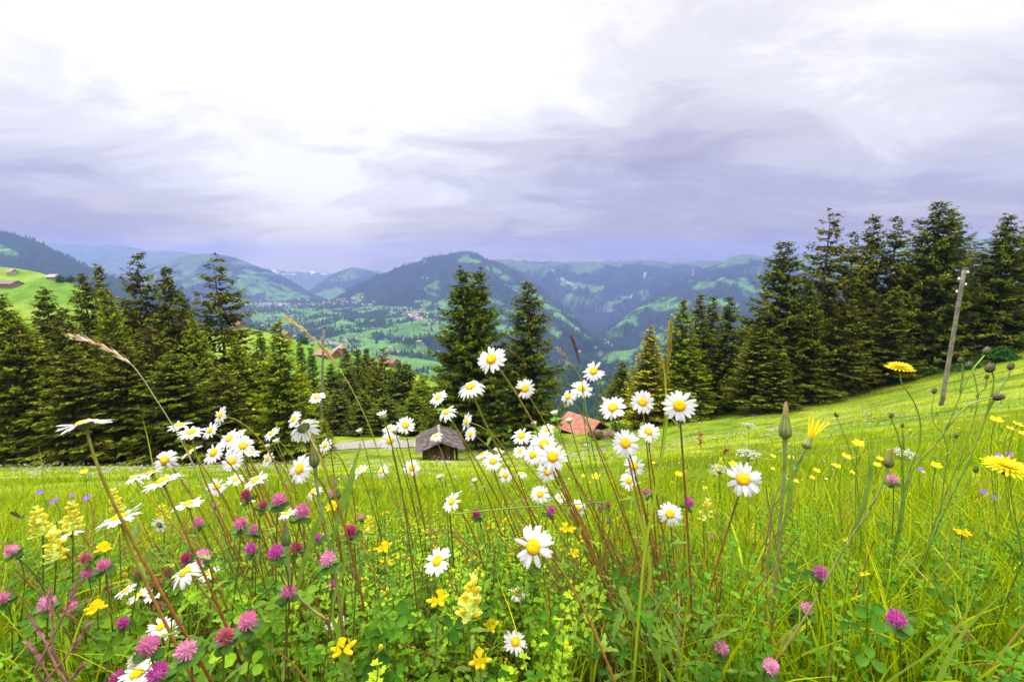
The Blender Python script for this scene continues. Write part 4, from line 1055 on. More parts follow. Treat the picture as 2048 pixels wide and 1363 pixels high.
def clover(px, py, D, cols, label, root=None, dia=.024, name='clover', cat='clover', tilt=None):
    dia = dia*.93; zc = FPX*dia/D/.95; d0 = P(px, py, 1.0); head = d0*(zc/proj(d0)[2]); FL.append((px, py, D*.6, head[1]))
    if zc > 1.6: pass
    n = camvec(*(tilt or (random.uniform(-.35, .35), .75, random.uniform(.1, .6))))
    rt = rooted((px+random.uniform(-35, 45)) if root is None else root, head[1]+random.uniform(.0, .05))
    if rt[2] > head[2]-.05: rt[2] = head[2]-.08
    T = empty(name, tuple(rt)); tag(T, label, cat)
    mb = MB(); clover_head(mb, head, n, dia, cols, cols is BROWN)
    ellips(mb, head-n*dia*.05, (dia*.24,)*3, 10, 8, np.array(cols[0])*.8)
    h = link('flower_head', mb.mesh('flower_head', M['floret'], rt), T)
    mb = MB()
    for k in range(2):
        tri_leaf(mb, head-n*dia*(.42+.1*k), n, dia*.62, np.array([.06, .15, .02])*rng.uniform(.8, 1.4), random.random()*6)
    link('foliage', mb.mesh('foliage', M['leaf'], rt), T)
    mb = MB(); tube(mb, stem_curve(head-n*dia*.3, n, rt, .2), .0010, 6, grad(18, GREEN*.9, REDST*.8, .8)); link('stem', mb.mesh('stem', M['stem'], rt), T)
CL = [
 (396, 1045, 28, PINK, 'pink clover under the flat oval daisy at left'), (558, 999, 34, PINK, 'pink clover left below the large oval daisy'),
 (526, 1010, 26, FADE, 'fading clover with brown base below the left clump'), (492, 990, 27, DARKP, 'crimson clover just above the small flat side-on daisy'),
 (207, 1130, 30, PINK, 'pink clover left of the large tilted foreground daisy'), (175, 1146, 28, PINK, 'pink clover below left of its neighbour at left foreground'),
 (94, 1206, 38, PALEP, 'pale pink clover above the blurred reddish grass at lower left'), (143, 1213, 28, PINK, 'pink clover right of the pale one near the reddish grass'),
 (246, 1244, 28, MAG, 'magenta clover low at left, left of the overlapping daisy pair'), (316, 1212, 24, FADE, 'small fading clover below the row of three daisies'),
 (297, 1291, 48, PINK, 'large pink clover with dark base below the overlapping daisy pair'), (372, 1300, 48, PALEP, 'large pale pink clover right of the dark-based one at the bottom'),
 (496, 1243, 46, PINK, 'large pink clover in the lower left centre, the higher right one'), (451, 1273, 44, FADE, 'large pink clover with brown calyx left below the big pink one'),
 (576, 1183, 36, PINK, 'round pink clover on its own left of the bent stem'), (553, 1103, 38, MAG, 'magenta clover under the left closed bud'),
 (406, 1112, 34, PALEP, 'pale pink clover above the large tilted foreground daisy'), (372, 1116, 28, DARKP, 'dark pink clover left beside the pale pink one'),
 (316, 1345, 48, MAG, 'deep pink clover at the bottom edge right of the cut daisy'), (235, 1354, 34, MAG, 'pink clover at the bottom edge left of the cut daisy'),
 (23, 1101, 30, PALEP, 'pale clover near the left edge above another one'), (3, 1197, 32, PINK, 'pink clover cut by the left edge'),
 (172, 1116, 28, FADE, 'brownish pink clover above the left foreground pair'), (171, 1204, 20, PINK, 'small pink clover right of the pale ones at lower left'),
 (218, 1177, 24, FADE, 'small brownish clover left of the row of three daisies'), (481, 1047, 32, PINK, 'pink clover amid the left clump stems, upper one'),
 (505, 1059, 27, PINK, 'pink clover amid the left clump stems, lower right one'), (502, 1097, 28, MAG, 'magenta clover amid the left clump stems, lowest one'),
 (592, 1095, 29, DARKP, 'dark magenta clover right of the left closed bud'), (594, 1030, 20, PALEP, 'small pale clover behind the flat side-on daisy by the bud'),
 (605, 1022, 38, PINK, 'large pink clover right of the left closed bud top'), (663, 987, 23, PALEP, 'small pale pink clover right of the tall closed bud'),
 (701, 1062, 34, DARKP, 'deep pink narrow clover right of the tall bud stem'), (634, 1075, 22, MAG, 'small purple-pink clover just left of the tall bud stem'),
 (657, 1118, 40, PALEP, 'pale pink clover with brown base behind the tall bud stem'), (663, 1171, 25, MAG, 'magenta clover above the small low daisy left of centre'),
 (570, 1346, 30, FADE, 'withering reddish clover at the bottom edge, left centre'), (953, 1027, 24, DARKP, 'crimson clover alone in the middle of the meadow'),
 (722, 1034, 15, PALEP, 'tiny pale clover left of the pale yellow rattle'), (1293, 985, 19, MAG, 'small magenta clover right below the small round daisy'),
 (1377, 1005, 25, MAG, 'purple-pink clover between the short-petalled and the big lone daisy'), (1216, 1011, 15, DARKP, 'tiny crimson clover right of the half hidden daisy'),
 (1200, 1015, 12, MAG, 'tiny magenta bud-like clover right of the half hidden daisy'), (1101, 1021, 24, MAG, 'magenta clover left of the half hidden daisy'),
 (1217, 1039, 13, PINK, 'tiny pink clover below the tiny crimson one'), (1492, 1242, 19, PALEP, 'small pale clover bud in the right foreground'),
 (1443, 1295, 34, PALEP, 'large pale pink clover low in the right foreground, left one'), (1541, 1332, 38, PALEP, 'large pale pink clover at the bottom edge right of centre'),
 (1534, 1212, 15, PINK, 'tiny pink clover at the foot of the big bud stem'), (1785, 958, 25, PALEP, 'pink clover among the tall green branching stems'),
 (1640, 1144, 31, MAG, 'bright pink clover touching the long slanting bud stem'), (1612, 1216, 30, PALEP, 'pale pink clover with reddish base left of the slanting stem'),
 (1794, 1238, 44, MAG, 'vivid pink clover on an upright dark stem at lower right'), (1184, 1002, 12, MAG, 'tiny magenta clover above the half hidden daisy'),
 (1424, 1072, 14, PALEP, 'tiny pale clover below the pale rattle at right'), (1273, 1362, 20, PINK, 'pink clover cut by the bottom edge centre right'), (430, 1010, 14, PALEP, 'tiny pale clover behind the stems of the left clump')]
for c in CL: clover(*c)
for px, py, D, lb in [(1922, 1263, 36, 'withered brown clover head at lower right, upper one'), (1851, 1309, 26, 'withered orange-brown clover head at lower right, lower one'), (406, 1262, 24, 'withered brown clover head among the pink ones at lower left'),
                      (863, 1285, 18, 'withered brown clover head at the bottom centre'), (310, 1167, 34, 'dark reddish withered clover above the row of three daisies'), (280, 1143, 27, 'brown withered clover above the leftmost flat foreground daisy'), (334, 1142, 26, 'dark brown withered clover left of the large tilted daisy'), (592, 1268, 15, 'tiny brown clover below the bent bud stem'), (1722, 1100, 12, 'tiny brown seed head in the right grass')]:
    clover(px, py, D, BROWN, lb, name='withered_clover', cat='clover')
clover(271, 1322, 34, WHT, 'cream white clover above the daisy cut by the bottom edge', name='white_clover')

# ---- yellow rattle
def rattle(px, py, Hh, label, pale=1.0, root=None):
    sz = .052; zc = FPX*sz*1.12/Hh; d0 = P(px, py, 1.0); mid_ = d0*(zc/proj(d0)[2]); FL.append((px, py, Hh*.45, mid_[1])); rt = rooted(px+random.uniform(-10, 20) if root is None else root, mid_[1]+.03)
    if rt[2] > mid_[2]-.08: rt[2] = mid_[2]-.12
    T = empty('yellow_rattle', tuple(rt)); tag(T, label, 'rattle')
    ax = nrm(np.array([random.uniform(-.15, .15), 0, 1.])); mb = MB(); ml = MB()
    for lv in range(7):
        c = mid_+ax*(sz*(lv/6-.5)); s = .0098*(1-.5*lv/6)*rng.uniform(.8, 1.25)
        for k in range(4):
            a = k*1.571+(lv % 2)*.785+random.uniform(-.2, .2); d = np.array([math.cos(a), math.sin(a), .35+.12*lv])
            small_leaf(mb, c, d+rng.normal(0, .25, 3), ax, s*2.1, s*.60, np.array([.72, .82, .20])*rng.uniform(.7, 1.15)*pale, S=7, curl=-.10, fold=.45, tooth=.38)
            if k % 2 == 0 and lv < 6:
                q = c+nrm(d)*s*1.2; ellips(ml, q, (.0035, .0035, .006), 6, 5, (.92, .74, .03), M=frame(nrm(d)))
    link('bracts', mb.mesh('bracts', M['leaf'], rt), T); link('blossoms', ml.mesh('blossoms', M['floret'], rt), T)
    mb = MB(); tube(mb, bez(mid_-ax*sz*.5, mid_-ax*sz, rt+np.array([0, 0, .05]), rt, 10), .0013, 6, grad(10, GREEN, REDST*.9)); st = link('stem', mb.mesh('stem', M['stem'], rt), T)
    mb = MB()
    for k in range(6):
        f = .1+.14*k; q = (mid_-ax*sz*.5)*(1-f)+rt*f; a = k*1.57
        small_leaf(mb, q, (math.cos(a), math.sin(a), .3), np.array([0, 0, 1.]), .026, .004, GREEN*.8, S=7, tooth=.3)
    link('foliage', mb.mesh('foliage', M['leaf'], rt), T)
for a in [(79, 1045, 64, 'pale yellow rattle spike at far left, the leftmost one'), (145, 1036, 62, 'pale yellow rattle spike right of the leftmost one'), (110, 1094, 66, 'pale yellow rattle spike below the two others at far left'),
          (231, 1004, 50, 'pale yellow rattle above the very wide flat daisy'), (325, 1030, 44, 'pale yellow rattle between the two wide flat daisies'), (361, 1243, 42, 'yellowish rattle right of the overlapping daisy pair'),
          (942, 1196, 92, 'tall yellow rattle with orange lips in the centre foreground'), (737, 1052, 38, 'pale yellow rattle in the meadow left of centre'), (1411, 1022, 48, 'pale rattle spike right of the short-petalled round daisy'),
          (1509, 1063, 32, 'small pale rattle left of the big bud stem'), (246, 1156, 44, 'dull yellow rattle above the row of three daisies'), (1440, 932, 30, 'cream rattle left above the big lone daisy')]:
    rattle(*a)

# ---- bird's foot trefoil
def vetch(px, py, D, label):
    sz = .024 if D > 18 else .014; zc = FPX*sz/D; d0 = P(px, py, 1.0); c0 = d0*(zc/proj(d0)[2]); FL.append((px, py, D*.7, c0[1])); rt = rooted(px+random.uniform(-20, 20), c0[1]+.02)
    if rt[2] > c0[2]-.04: rt[2] = c0[2]-.06
    T = empty('birdsfoot_trefoil', tuple(rt)); tag(T, label, 'trefoil')
    mb = MB(); nf = 5 if D > 18 else 2
    for k in range(nf):
        a = k/nf*6.28+random.random(); d = nrm(np.array([math.cos(a), math.sin(a)-.3, .35])); q = c0+d*sz*.18
        col = np.array([.95, .84, .012])*rng.uniform(.85, 1.05)
        small_leaf(mb, q+d*sz*.15, np.array([d[0]*.3, d[1]*.3, 1]), -d, sz*.42, sz*.24, col, S=6, curl=-.3, fold=.25)
        ellips(mb, q+d*sz*.28, (sz*.12, sz*.12, sz*.24), 8, 6, col*np.array([1, .85, 1]), M=frame(d))
        small_leaf(mb, q, d+np.array([0, 0, .25]), np.array([0, 0, 1.]), sz*.48, sz*.15, col, S=5)
    link('blossoms', mb.mesh('blossoms', M['floret'], rt), T)
    mb = MB(); tube(mb, bez(c0, c0-np.array([0, 0, .03]), rt+np.array([0, 0, .04]), rt, 10), .0009, 5, grad(10, GREEN, GREEN*.6)); link('stem', mb.mesh('stem', M['stem'], rt), T)
    mb = MB()
    for k in range(5): 
        q = c0*(1-.1*k)+rt*(.1*k)-np.array([0, 0, .004]); tri_leaf(mb, q, (random.uniform(-.5, .5), -.4, 1), .009, GREEN*.7, random.random()*6)
    link('foliage', mb.mesh('foliage', M['leaf'], rt), T)
for a in [(688, 1301, 40, 'large bright yellow trefoil at the bottom left of centre'), (876, 1202, 36, 'yellow trefoil cluster left of the tall yellow rattle'), (960, 1322, 38, 'yellow trefoil low at the bottom centre'), (953, 1292, 24, 'small yellow trefoil just above the low bottom one'),
          (769, 1098, 27, 'pale yellow trefoil in the leafy middle, upper one'), (774, 1124, 21, 'yellow trefoil in the leafy middle, lower one'), (861, 1075, 15, 'tiny yellow trefoil above the tilted oval daisy'), (831, 1141, 14, 'tiny orange-yellow trefoil left of the tilted oval daisy'),
          (983, 1255, 28, 'yellow trefoil right below the tall yellow rattle'), (665, 1017, 26, 'yellow trefoil behind the tall closed bud stem'), (868, 1158, 15, 'tiny yellow trefoil under the tilted oval daisy'), (769, 1026, 12, 'tiny trefoil in the middle meadow'),
          (1135, 1060, 26, 'yellow trefoil cluster right of the biggest daisy, upper one'), (1147, 1109, 22, 'yellow trefoil cluster right of the biggest daisy, lower one'), (1124, 1099, 11, 'tiny yellow trefoil bud beside the biggest daisy'),
          (195, 1218, 32, 'yellow trefoil in the left foreground grass'), (210, 1099, 28, 'yellow trefoil above the left foreground clovers'), (1160, 1085, 12, 'tiny trefoil between the two clusters right of the biggest daisy'),
          (1690, 1080, 13, 'tiny trefoil in the right grass below the slanting bud'), (1728, 1150, 18, 'small yellow trefoil right of the bright pink clover'), (1924, 1068, 22, 'orange-yellow trefoil at right below the branching stems'),
          (745, 1100, 15, 'tiny trefoil left of the leafy middle pair'), (800, 1112, 18, 'dull yellow trefoil right of the leafy middle pair'), (945, 1120, 15, 'tiny orange trefoil right of the tilted oval daisy'), (980, 1055, 14, 'tiny pale trefoil left of the biggest daisy')]:
    vetch(*a)

# ---- hawkbits
def hawk_head(T, rt, head, n, dia, cup_col=(.06, .06, .025)):
    F = frame(n, random.random()); mb = MB()
    for ring, (cnt, ln, lf) in enumerate(((22, 1.0, .05), (20, .82, .28), (16, .6, .55), (12, .38, .9))):
        for k in range(cnt):
            petal_strip(mb, F, head+n*.0006*ring, k/cnt*6.283+ring*.13, dia*.5*ln*rng.uniform(.88, 1.05), dia*.040, lf, .12, np.array([.92, .76, .010])*rng.uniform(.88, 1.0), r0=dia*.05)
    link('petals', mb.mesh('petals', M['floret'], rt), T)
    mb = MB(); tube(mb, [head+n*.0005, head-n*dia*.06, head-n*dia*.2, head-n*dia*.26], [dia*.20, dia*.17, dia*.09, dia*.05], 12, cup_col)
    link('cup', mb.mesh('cup', M['stem'], rt), T)
def at(px, py, zc): d0 = P(px, py, 1.0); return d0*(zc/proj(d0)[2])
def path(pts, zc, n=26): return spline([at(a, b, zc+(c if len(q) > 2 else 0)) for q in pts for (a, b, c) in [(q+(0,))[:3]]], n)
def ovbud(mb, c, n, r, col): ellips(mb, c+n*r*.7, (r*.8, r*.8, r*1.0), 9, 6, col, M=frame(n))

Z1 = .80
def down_to_ground(p):   # extend a stem down until it meets the soil
    z = float(HH(p[0], p[1]+.05)); return np.array([p[0]+.01, p[1]+.05, min(z-.01, p[2]-.03)])
# branching hawkbit with the open flower
def hawkplant(label, stems, buds, flower=None, zc=Z1, name='hawkbit', r=.0019):
    allp = [path(s, zc) for s in stems]; base = down_to_ground(allp[0][-1]); rt = base
    T = empty(name, tuple(rt)); tag(T, label, 'hawkbit')
    allp[0] = np.concatenate([allp[0], [base]])
    for k, pts in enumerate(allp):
        mb = MB(); tube(mb, pts, np.linspace(r*.55, r*.85, len(pts)), 7, grad(len(pts), (.22, .30, .035), (.10, .20, .02))); link('stem', mb.mesh('stem', M['stem'], rt), T)
    for (px, py, D, *tl) in buds:
        c = at(px, py, zc); n = camvec(*(tl[0] if tl else (.3, .9, .1))); rr = D/FPX*zc*.5; mb = MB()
        ovbud(mb, c-n*rr, n, rr, (.085, .075, .035)); 
        for q in range(8):
            a = q*.785; F = frame(n); small_leaf(mb, c-n*rr*.8+F@np.array([math.cos(a), math.sin(a), 0])*rr*.75, n*1.0-F@np.array([math.cos(a), math.sin(a), 0])*.25, F@np.array([math.cos(a), math.sin(a), 0]), rr*1.7, rr*.34, (.11, .10, .05), S=5, curl=-.1)
        link('bud', mb.mesh('bud', M['stem'], rt), T)
    if flower:
        px, py, D, n = flower; hawk_head(T, rt, at(px, py, zc), camvec(*n), D/FPX*zc)
    return T
hawkplant('branching hawkbit with one open yellow flower on a curved green stem at right', [[(1800, 742), (1803, 765), (1826, 800), (1840, 840), (1838, 890), (1822, 930), (1806, 990), (1800, 1030), (1796, 1060)], [(1783, 838), (1795, 868), (1804, 905), (1806, 960), (1807, 1015)], [(1805, 858), (1806, 872), (1808, 900)]],
          [(1783, 830, 10), (1805, 850, 8)], (1800, 734, 48, (0, .96, .26)))
hawkplant('tallest branching hawkbit with dark closed buds at far right', [[(1974, 705), (1945, 740), (1920, 790), (1895, 850), (1868, 890), (1830, 930), (1812, 985), (1800, 1060)], [(1922, 724), (1926, 742), (1920, 785)], [(1998, 792), (1965, 800), (1930, 815), (1895, 855), (1872, 885)]],
          [(1974, 700, 16, (.5, .8, 0)), (1922, 718, 12), (1998, 793, 20, (.95, .1, 0)), ], None, .78)
hawkplant('hawkbit with a fat dark bud leaning right at far right', [[(1982, 738), (1988, 760), (1980, 800), (1962, 860), (1935, 925), (1905, 985), (1870, 1060), (1846, 1115)], [(2022, 736), (2012, 760), (1992, 790), (1974, 825)], [(1974, 756), (1970, 775), (1958, 785), (1954, 795)]],
          [(1981, 733, 20), (2022, 731, 14), (1974, 752, 9)], None, .82, r=.0024)
hawkplant('thin hawkbit with a small nodding bud between the two tall ones', [[(1940, 732), (1952, 765), (1954, 810), (1938, 870), (1915, 930), (1890, 990), (1868, 1050)], [(1912, 875), (1905, 895), (1880, 920)]], [(1939, 728, 13), (1912, 871, 8)], None, .84, r=.0015)
hawkplant('low thin hawkbit with a hooked stem left of the tall ones', [[(1869, 785), (1864, 815), (1868, 845), (1884, 866), (1895, 900), (1888, 960), (1880, 1040)]], [(1869, 780, 11)], None, .9, r=.0013)
hawkplant('single thin hawkbit with a dark round bud right of the closed yellow bud', [[(1672, 832), (1684, 858), (1700, 900), (1712, 950), (1718, 1010), (1722, 1100)]], [(1672, 829, 9, (-.6, .7, 0))], None, .85, r=.0012)
hawkplant('short hawkbit stem with a brown bud near the large right flower', [[(1952, 942), (1945, 965), (1915, 1000), (1890, 1040), (1860, 1090)]], [(1952, 938, 11)], None, .85, r=.0011)
hawkplant('large yellow hawkbit flower with dark cup at the right edge', [[(2018, 952), (2021, 975), (2025, 1010), (2036, 1060), (2046, 1120)]], [], (2014, 932, 72, (0, .93, .34)), .62, r=.0012)

# ---- goatsbeard (tall closed buds)
def goat(pts, zc, Hpx, label, yellow=False, col=(.20, .26, .06), wide=.30):
    P_ = path(pts, zc); base = down_to_ground(P_[-1]); rt = base; T = empty('goatsbeard', tuple(rt)); tag(T, label, 'goatsbeard')
    P_ = np.concatenate([P_, [base]]); ax = nrm(P_[0]-P_[2]); L = Hpx/FPX*zc
    mb = MB(); t = np.linspace(0, 1, 14); prof = np.interp(t, [0, .05, .15, .28, .45, .65, .85, 1], [.35, .75, 1.0, .98, .70, .46, .34, .12])*L*wide*.5
    pts_ = P_[0]+ax*(L*t)[:, None]
    k = 16; F = frame(ax); V = []; C = []
    for i in range(14):
        for j in range(k):
            a = j/k*6.283; rr = prof[i]*(1+.10*math.cos(8*a)); V.append(pts_[i]+F[:, 0]*rr*math.cos(a)+F[:, 1]*rr*math.sin(a))
            c = np.array(col)*(1.25 if math.cos(8*a) > 0 else .7); c = c*(1-t[i]**4)+np.array([.45, .22, .12])*t[i]**4; C.append(c)
    q = [(i*k+j, i*k+(j+1) % k, (i+1)*k+(j+1) % k, (i+1)*k+j) for i in range(13) for j in range(k)]
    mb.add(V, Q=q, C=np.array(C)); link('bud', mb.mesh('bud', M['stem'], rt), T)
    if yellow:
        mb = MB()
        for j in range(12): petal_strip(mb, F, P_[0]+ax*L*.45, j*.52, L*.5, L*.05, 3.0, .2, (.92, .76, .02), r0=prof[8]*.4)
        link('petals', mb.mesh('petals', M['floret'], rt), T)
    mb = MB(); n = len(P_); rad = np.linspace(.0022, .0026, n); rad[:3] = [.0034, .003, .0026]
    tube(mb, P_, rad*min(1, L/.05), 8, grad(n, (.19, .25, .07), (.26, .17, .06), 2.5)); link('stem', mb.mesh('stem', M['stem'], rt), T)
    mb = MB(); small_leaf(mb, P_[n//2], ax*.8+np.array([.25, 0, 0]), np.array([0, -1., 0]), .14, .004, GREEN, S=7, curl=.3)
    link('foliage', mb.mesh('foliage', M['leaf'], rt), T)
goat([(1570, 878), (1568, 940), (1562, 1020), (1556, 1120), (1545, 1210), (1542, 1280)], .66, 76, 'tall plump green goatsbeard bud with reddish tip right of centre')
goat([(1610, 896), (1590, 935), (1560, 970), (1545, 1010), (1540, 1080), (1534, 1160), (1528, 1260)], .74, 36, 'goatsbeard bud opening with a yellow tip on a curved stem', True, wide=.5)
goat([(1775, 934), (1766, 965), (1735, 1025), (1700, 1075), (1650, 1165), (1600, 1250), (1556, 1316)], .58, 40, 'narrow olive goatsbeard bud on a long stem slanting down left', col=(.14, .16, .03), wide=.42)
goat([(630, 934), (636, 985), (652, 1060), (668, 1130), (678, 1200), (688, 1280)], .62, 66, 'tall closed goatsbeard bud in front of the lane at left', col=(.15, .19, .05))
goat([(573, 1092), (576, 1130), (590, 1180), (620, 1215), (655, 1240)], .66, 58, 'closed goatsbeard bud on a bent stem among the magenta clovers', col=(.13, .19, .06))
goat([(676, 998), (683, 1030), (694, 1070), (700, 1120)], .8, 44, 'small dark closed goatsbeard bud right of the tall one', col=(.09, .14, .04))
goat([(1583, 930), (1584, 960), (1583, 1010)], 1.6, 24, 'small distant goatsbeard bud behind the plump one', col=(.12, .2, .05))

# ---- seed-head grasses
def plume(pts, i0, zc, label, col, n=26, ln=.010, wd=.0009, spread=.35, awn=.0, stemc=GREEN, root=True):
    C_ = path(pts, zc, 40); base = down_to_ground(C_[-1]); rt = base; T = empty('seed_grass', tuple(rt)); tag(T, label, 'grass stalk')
    S_ = np.concatenate([C_, [base]]); m = int(40*i0); mb = MB()
    tg_ = nrm(np.gradient(C_, axis=0))
    for k in range(n):
        i = int(m*k/n); d = -tg_[i]+nrm(rng.normal(0, 1, 3))*spread
        p0 = C_[i]; L = ln*rng.uniform(.7, 1.3); col_ = np.array(col)*rng.uniform(.7, 1.3)
        small_leaf(mb, p0, d, nrm(rng.normal(0, 1, 3)), L, wd, col_, S=5, curl=.1)
        if awn: small_leaf(mb, p0+nrm(d)*L*.9, d, nrm(rng.normal(0, 1, 3)), L*awn, wd*.15, col_*1.2, S=4, curl=.1)
    link('seed_head', mb.mesh('seed_head', M['leaf'], rt), T)
    mb = MB(); tube(mb, S_, np.linspace(.0004, .0012, len(S_)), 6, grad(len(S_), col, stemc, .45)); link('stalk', mb.mesh('stalk', M['stem'], rt), T)
plume([(157, 675), (200, 690), (245, 715), (275, 742), (310, 795), (345, 850), (375, 905), (400, 960), (430, 1030), (460, 1120)], .30, .70, 'drooping silvery brown seed grass crossing the left wood', (.62, .46, .34), 44, .016, .0014, .28, .5)
plume([(580, 640), (605, 658), (640, 690), (665, 720), (690, 755), (715, 800), (738, 850), (755, 900), (770, 950), (800, 1030), (820, 1090)], .36, .72, 'drooping golden seed grass in front of the upright pole', (.55, .42, .13), 54, .014, .0016, .22, .3)
plume([(1341, 655), (1339, 700), (1334, 740), (1331, 790), (1328, 850), (1316, 950), (1300, 1040), (1290, 1130)], .36, .62, 'upright golden green seed spike left above the largest round daisy', (.32, .28, .05), 54, .011, .0017, .25)
plume([(1145, 678), (1152, 700), (1160, 730), (1164, 760), (1166, 800), (1172, 870), (1190, 960), (1230, 1070)], .30, .80, 'dark purplish seed grass rising right of the broad spruce', (.14, .07, .07), 46, .010, .0011, .35)
plume([(1118, 700), (1128, 712), (1142, 728), (1156, 745), (1165, 770), (1174, 830), (1190, 920), (1220, 1040)], .35, .82, 'loose silvery seed grass beside the dark purplish one', (.32, .24, .25), 34, .013, .0008, .9)
plume([(862, 1062), (890, 1062), (912, 1066), (935, 1080), (965, 1105), (1000, 1150)], .55, .80, 'arched brown seed spike above the tilted oval daisy', (.36, .24, .12), 44, .009, .0013, .3)
plume([(1090, 905+30), (1180, 1000), (1210, 1003), (1110, 1010), (1020, 1016), (900, 1028)], .0001, .75, 'thin green stalk lying level across the meadow right of centre', (.2, .3, .05), 1)
plume([(27, 1025), (38, 1032), (52, 1040), (90, 1065), (130, 1110)], .45, .9, 'short dark plantain-like spike at the far left', (.12, .12, .06), 50, .006, .0016, .8)
plume([(1452, 900), (1447, 905), (1455, 880), (1462, 990)], .3, 1.6, 'tiny reddish sorrel spike in the right meadow', (.4, .12, .06), 20, .012, .003, .8)
plume([(1400, 866), (1400, 890), (1402, 930), (1400, 1000)], .4, 2.4, 'reddish sorrel spike on the meadow below the right wood', (.5, .16, .08), 30, .02, .004, .8)
for k, (a, b) in enumerate([((62, 1235), (120, 1350)), ((150, 1175), (70, 1340)), ((172, 1255), (90, 1362)), ((98, 1190), (104, 1300)), ((60, 1290), (110, 1380)), ((165, 1330), (100, 1400))]):
    lb = ['leftmost', 'tallest', 'right-leaning', 'upright', 'lowest left', 'lowest right'][k]
    plume([a, ((a[0]*2+b[0])/3+4, (a[1]*2+b[1])/3), ((a[0]+2*b[0])/3+3, (a[1]+2*b[1])/3), b], .5, .42, lb+' purplish pink grass spike in the very near lower left corner', (.40, .20, .20), 26, .007, .0011, .35, stemc=(.3, .16, .12))

# ---- buttercups, white umbels
def buttercup(px, py, D, label, dia=.024):
    zc = FPX*dia/D; head = at(px, py, zc); rt = rooted(px+random.uniform(-12, 12), head[1]+.02); 
    if rt[2] > head[2]-.05: rt[2] = head[2]-.15
    T = empty('buttercup', tuple(rt)); tag(T, label, 'buttercup'); n = camvec(random.uniform(-.2, .2), .85, .4); F = frame(n); mb = MB(); FL.append((px, py, D*.6, head[1]))
    for k in range(5): petal_strip(mb, F, head, k*1.2566, dia*.5, dia*.24, .5, .1, (.86, .66, .01), r0=.001, notch=False)
    link('petals', mb.mesh('petals', M['floret'], rt), T)
    mb = MB(); dome(mb, F, head+n*.001, dia*.12, dia*.1, (.6, .5, .03), 8, 3); link('centre', mb.mesh('centre', M['disc'], rt), T)
    mb = MB(); tube(mb, stem_curve(head, n, rt, .2), .0009, 5, grad(18, GREEN, GREEN*.7)); link('stem', mb.mesh('stem', M['stem'], rt), T)
for a in [(1992, 840, 20, 'buttercup high at the right edge, left one of the row'), (2035, 849, 18, 'buttercup high at the right edge, rightmost of the row'), (2020, 857, 14, 'small buttercup between the two high ones at the right edge'),
          (2044, 866, 12, 'buttercup cut by the right edge'), (1716, 887, 20, 'buttercup alone right of the opening goatsbeard bud'), (1692, 913, 18, 'buttercup just left below the lone one'), (1674, 932, 13, 'buttercup low left of the slanting bud'),
          (1872, 931, 18, 'buttercup among the tall branching hawkbit stems'), (1754, 929, 13, 'buttercup left of the narrow olive bud'), (1760, 917, 11, 'little buttercup above its twin by the olive bud'), (1633, 941, 13, 'buttercup below the opening goatsbeard bud'),
          (1466, 928, 15, 'buttercup directly above the big lone daisy'), (1545, 937, 9, 'tiny buttercup left of the plump bud stem'), (1582, 915, 12, 'buttercup just right of the plump bud'), (1167, 951, 9, 'tiny buttercup right of the centre cluster, left one'),
          (1192, 953, 17, 'buttercup right of the centre cluster'), (1357, 948, 14, 'flat buttercup left of the big lone daisy, upper'), (1307, 925, 7, 'tiny buttercup right of the round daisies'), (168, 943, 13, 'orange-yellow buttercup left of the left clump'),
          (1590, 961, 12, 'small buttercup right of the big lone daisy'), (1705, 945, 11, 'small buttercup below the lone one'), (1845, 943, 9, 'tiny buttercup left of the tall hawkbit stems'), (1410, 975, 9, 'tiny buttercup left of the big lone daisy, lower'),
          (1546, 912, 10, 'tiny buttercup left of the plump bud neck'), (1625, 955, 10, 'small buttercup lowest below the opening bud')]:
    buttercup(*a)
def umbel(px, py, D, label, flat=.35):
    dia = .07; zc = FPX*dia/D; c0 = at(px, py, zc); rt = rooted(px+5, c0[1]+.02)
    if rt[2] > c0[2]-.1: rt[2] = c0[2]-.3
    T = empty('white_umbel', tuple(rt)); tag(T, label, 'umbel'); mb = MB(); ms = MB(); hub = c0-np.array([0, 0, dia*.35])
    for k in range(16):
        a = k*2.4; rr = dia*.5*math.sqrt((k+.5)/16); q = c0+np.array([math.cos(a)*rr, math.sin(a)*rr, dia*.1*(1-(rr/dia*2)**2)])
        tube(ms, [hub, (hub+q)/2+np.array([0, 0, -.003]), q], .0007, 4, GREEN)
        for m_ in range(14):
            o = rng.normal(0, 1, 3)*np.array([1, 1, .35])*dia*.055; ellips(mb, q+o, (dia*.022, dia*.022, dia*.014), 5, 4, np.array([.80, .80, .76])*rng.uniform(.85, 1))
    link('blossoms', mb.mesh('blossoms', M['floret'], rt), T)
    tube(ms, bez(hub, hub-np.array([0, 0, .1]), rt+np.array([0, 0, .1]), rt, 10), .0013, 6, GREEN); link('stem', ms.mesh('stem', M['stem'], rt), T)
umbel(1497, 907, 44, 'flat white umbel above the big lone daisy'); umbel(1806, 906, 44, 'flat white umbel behind the curved hawkbit stem'); umbel(1440, 936, 36, 'white umbel between the round daisies and the big lone daisy'); umbel(1498, 850, 24, 'small greenish white umbel below the right wood')
umbel(1430, 945, 22, 'small white umbel left of the big lone daisy')
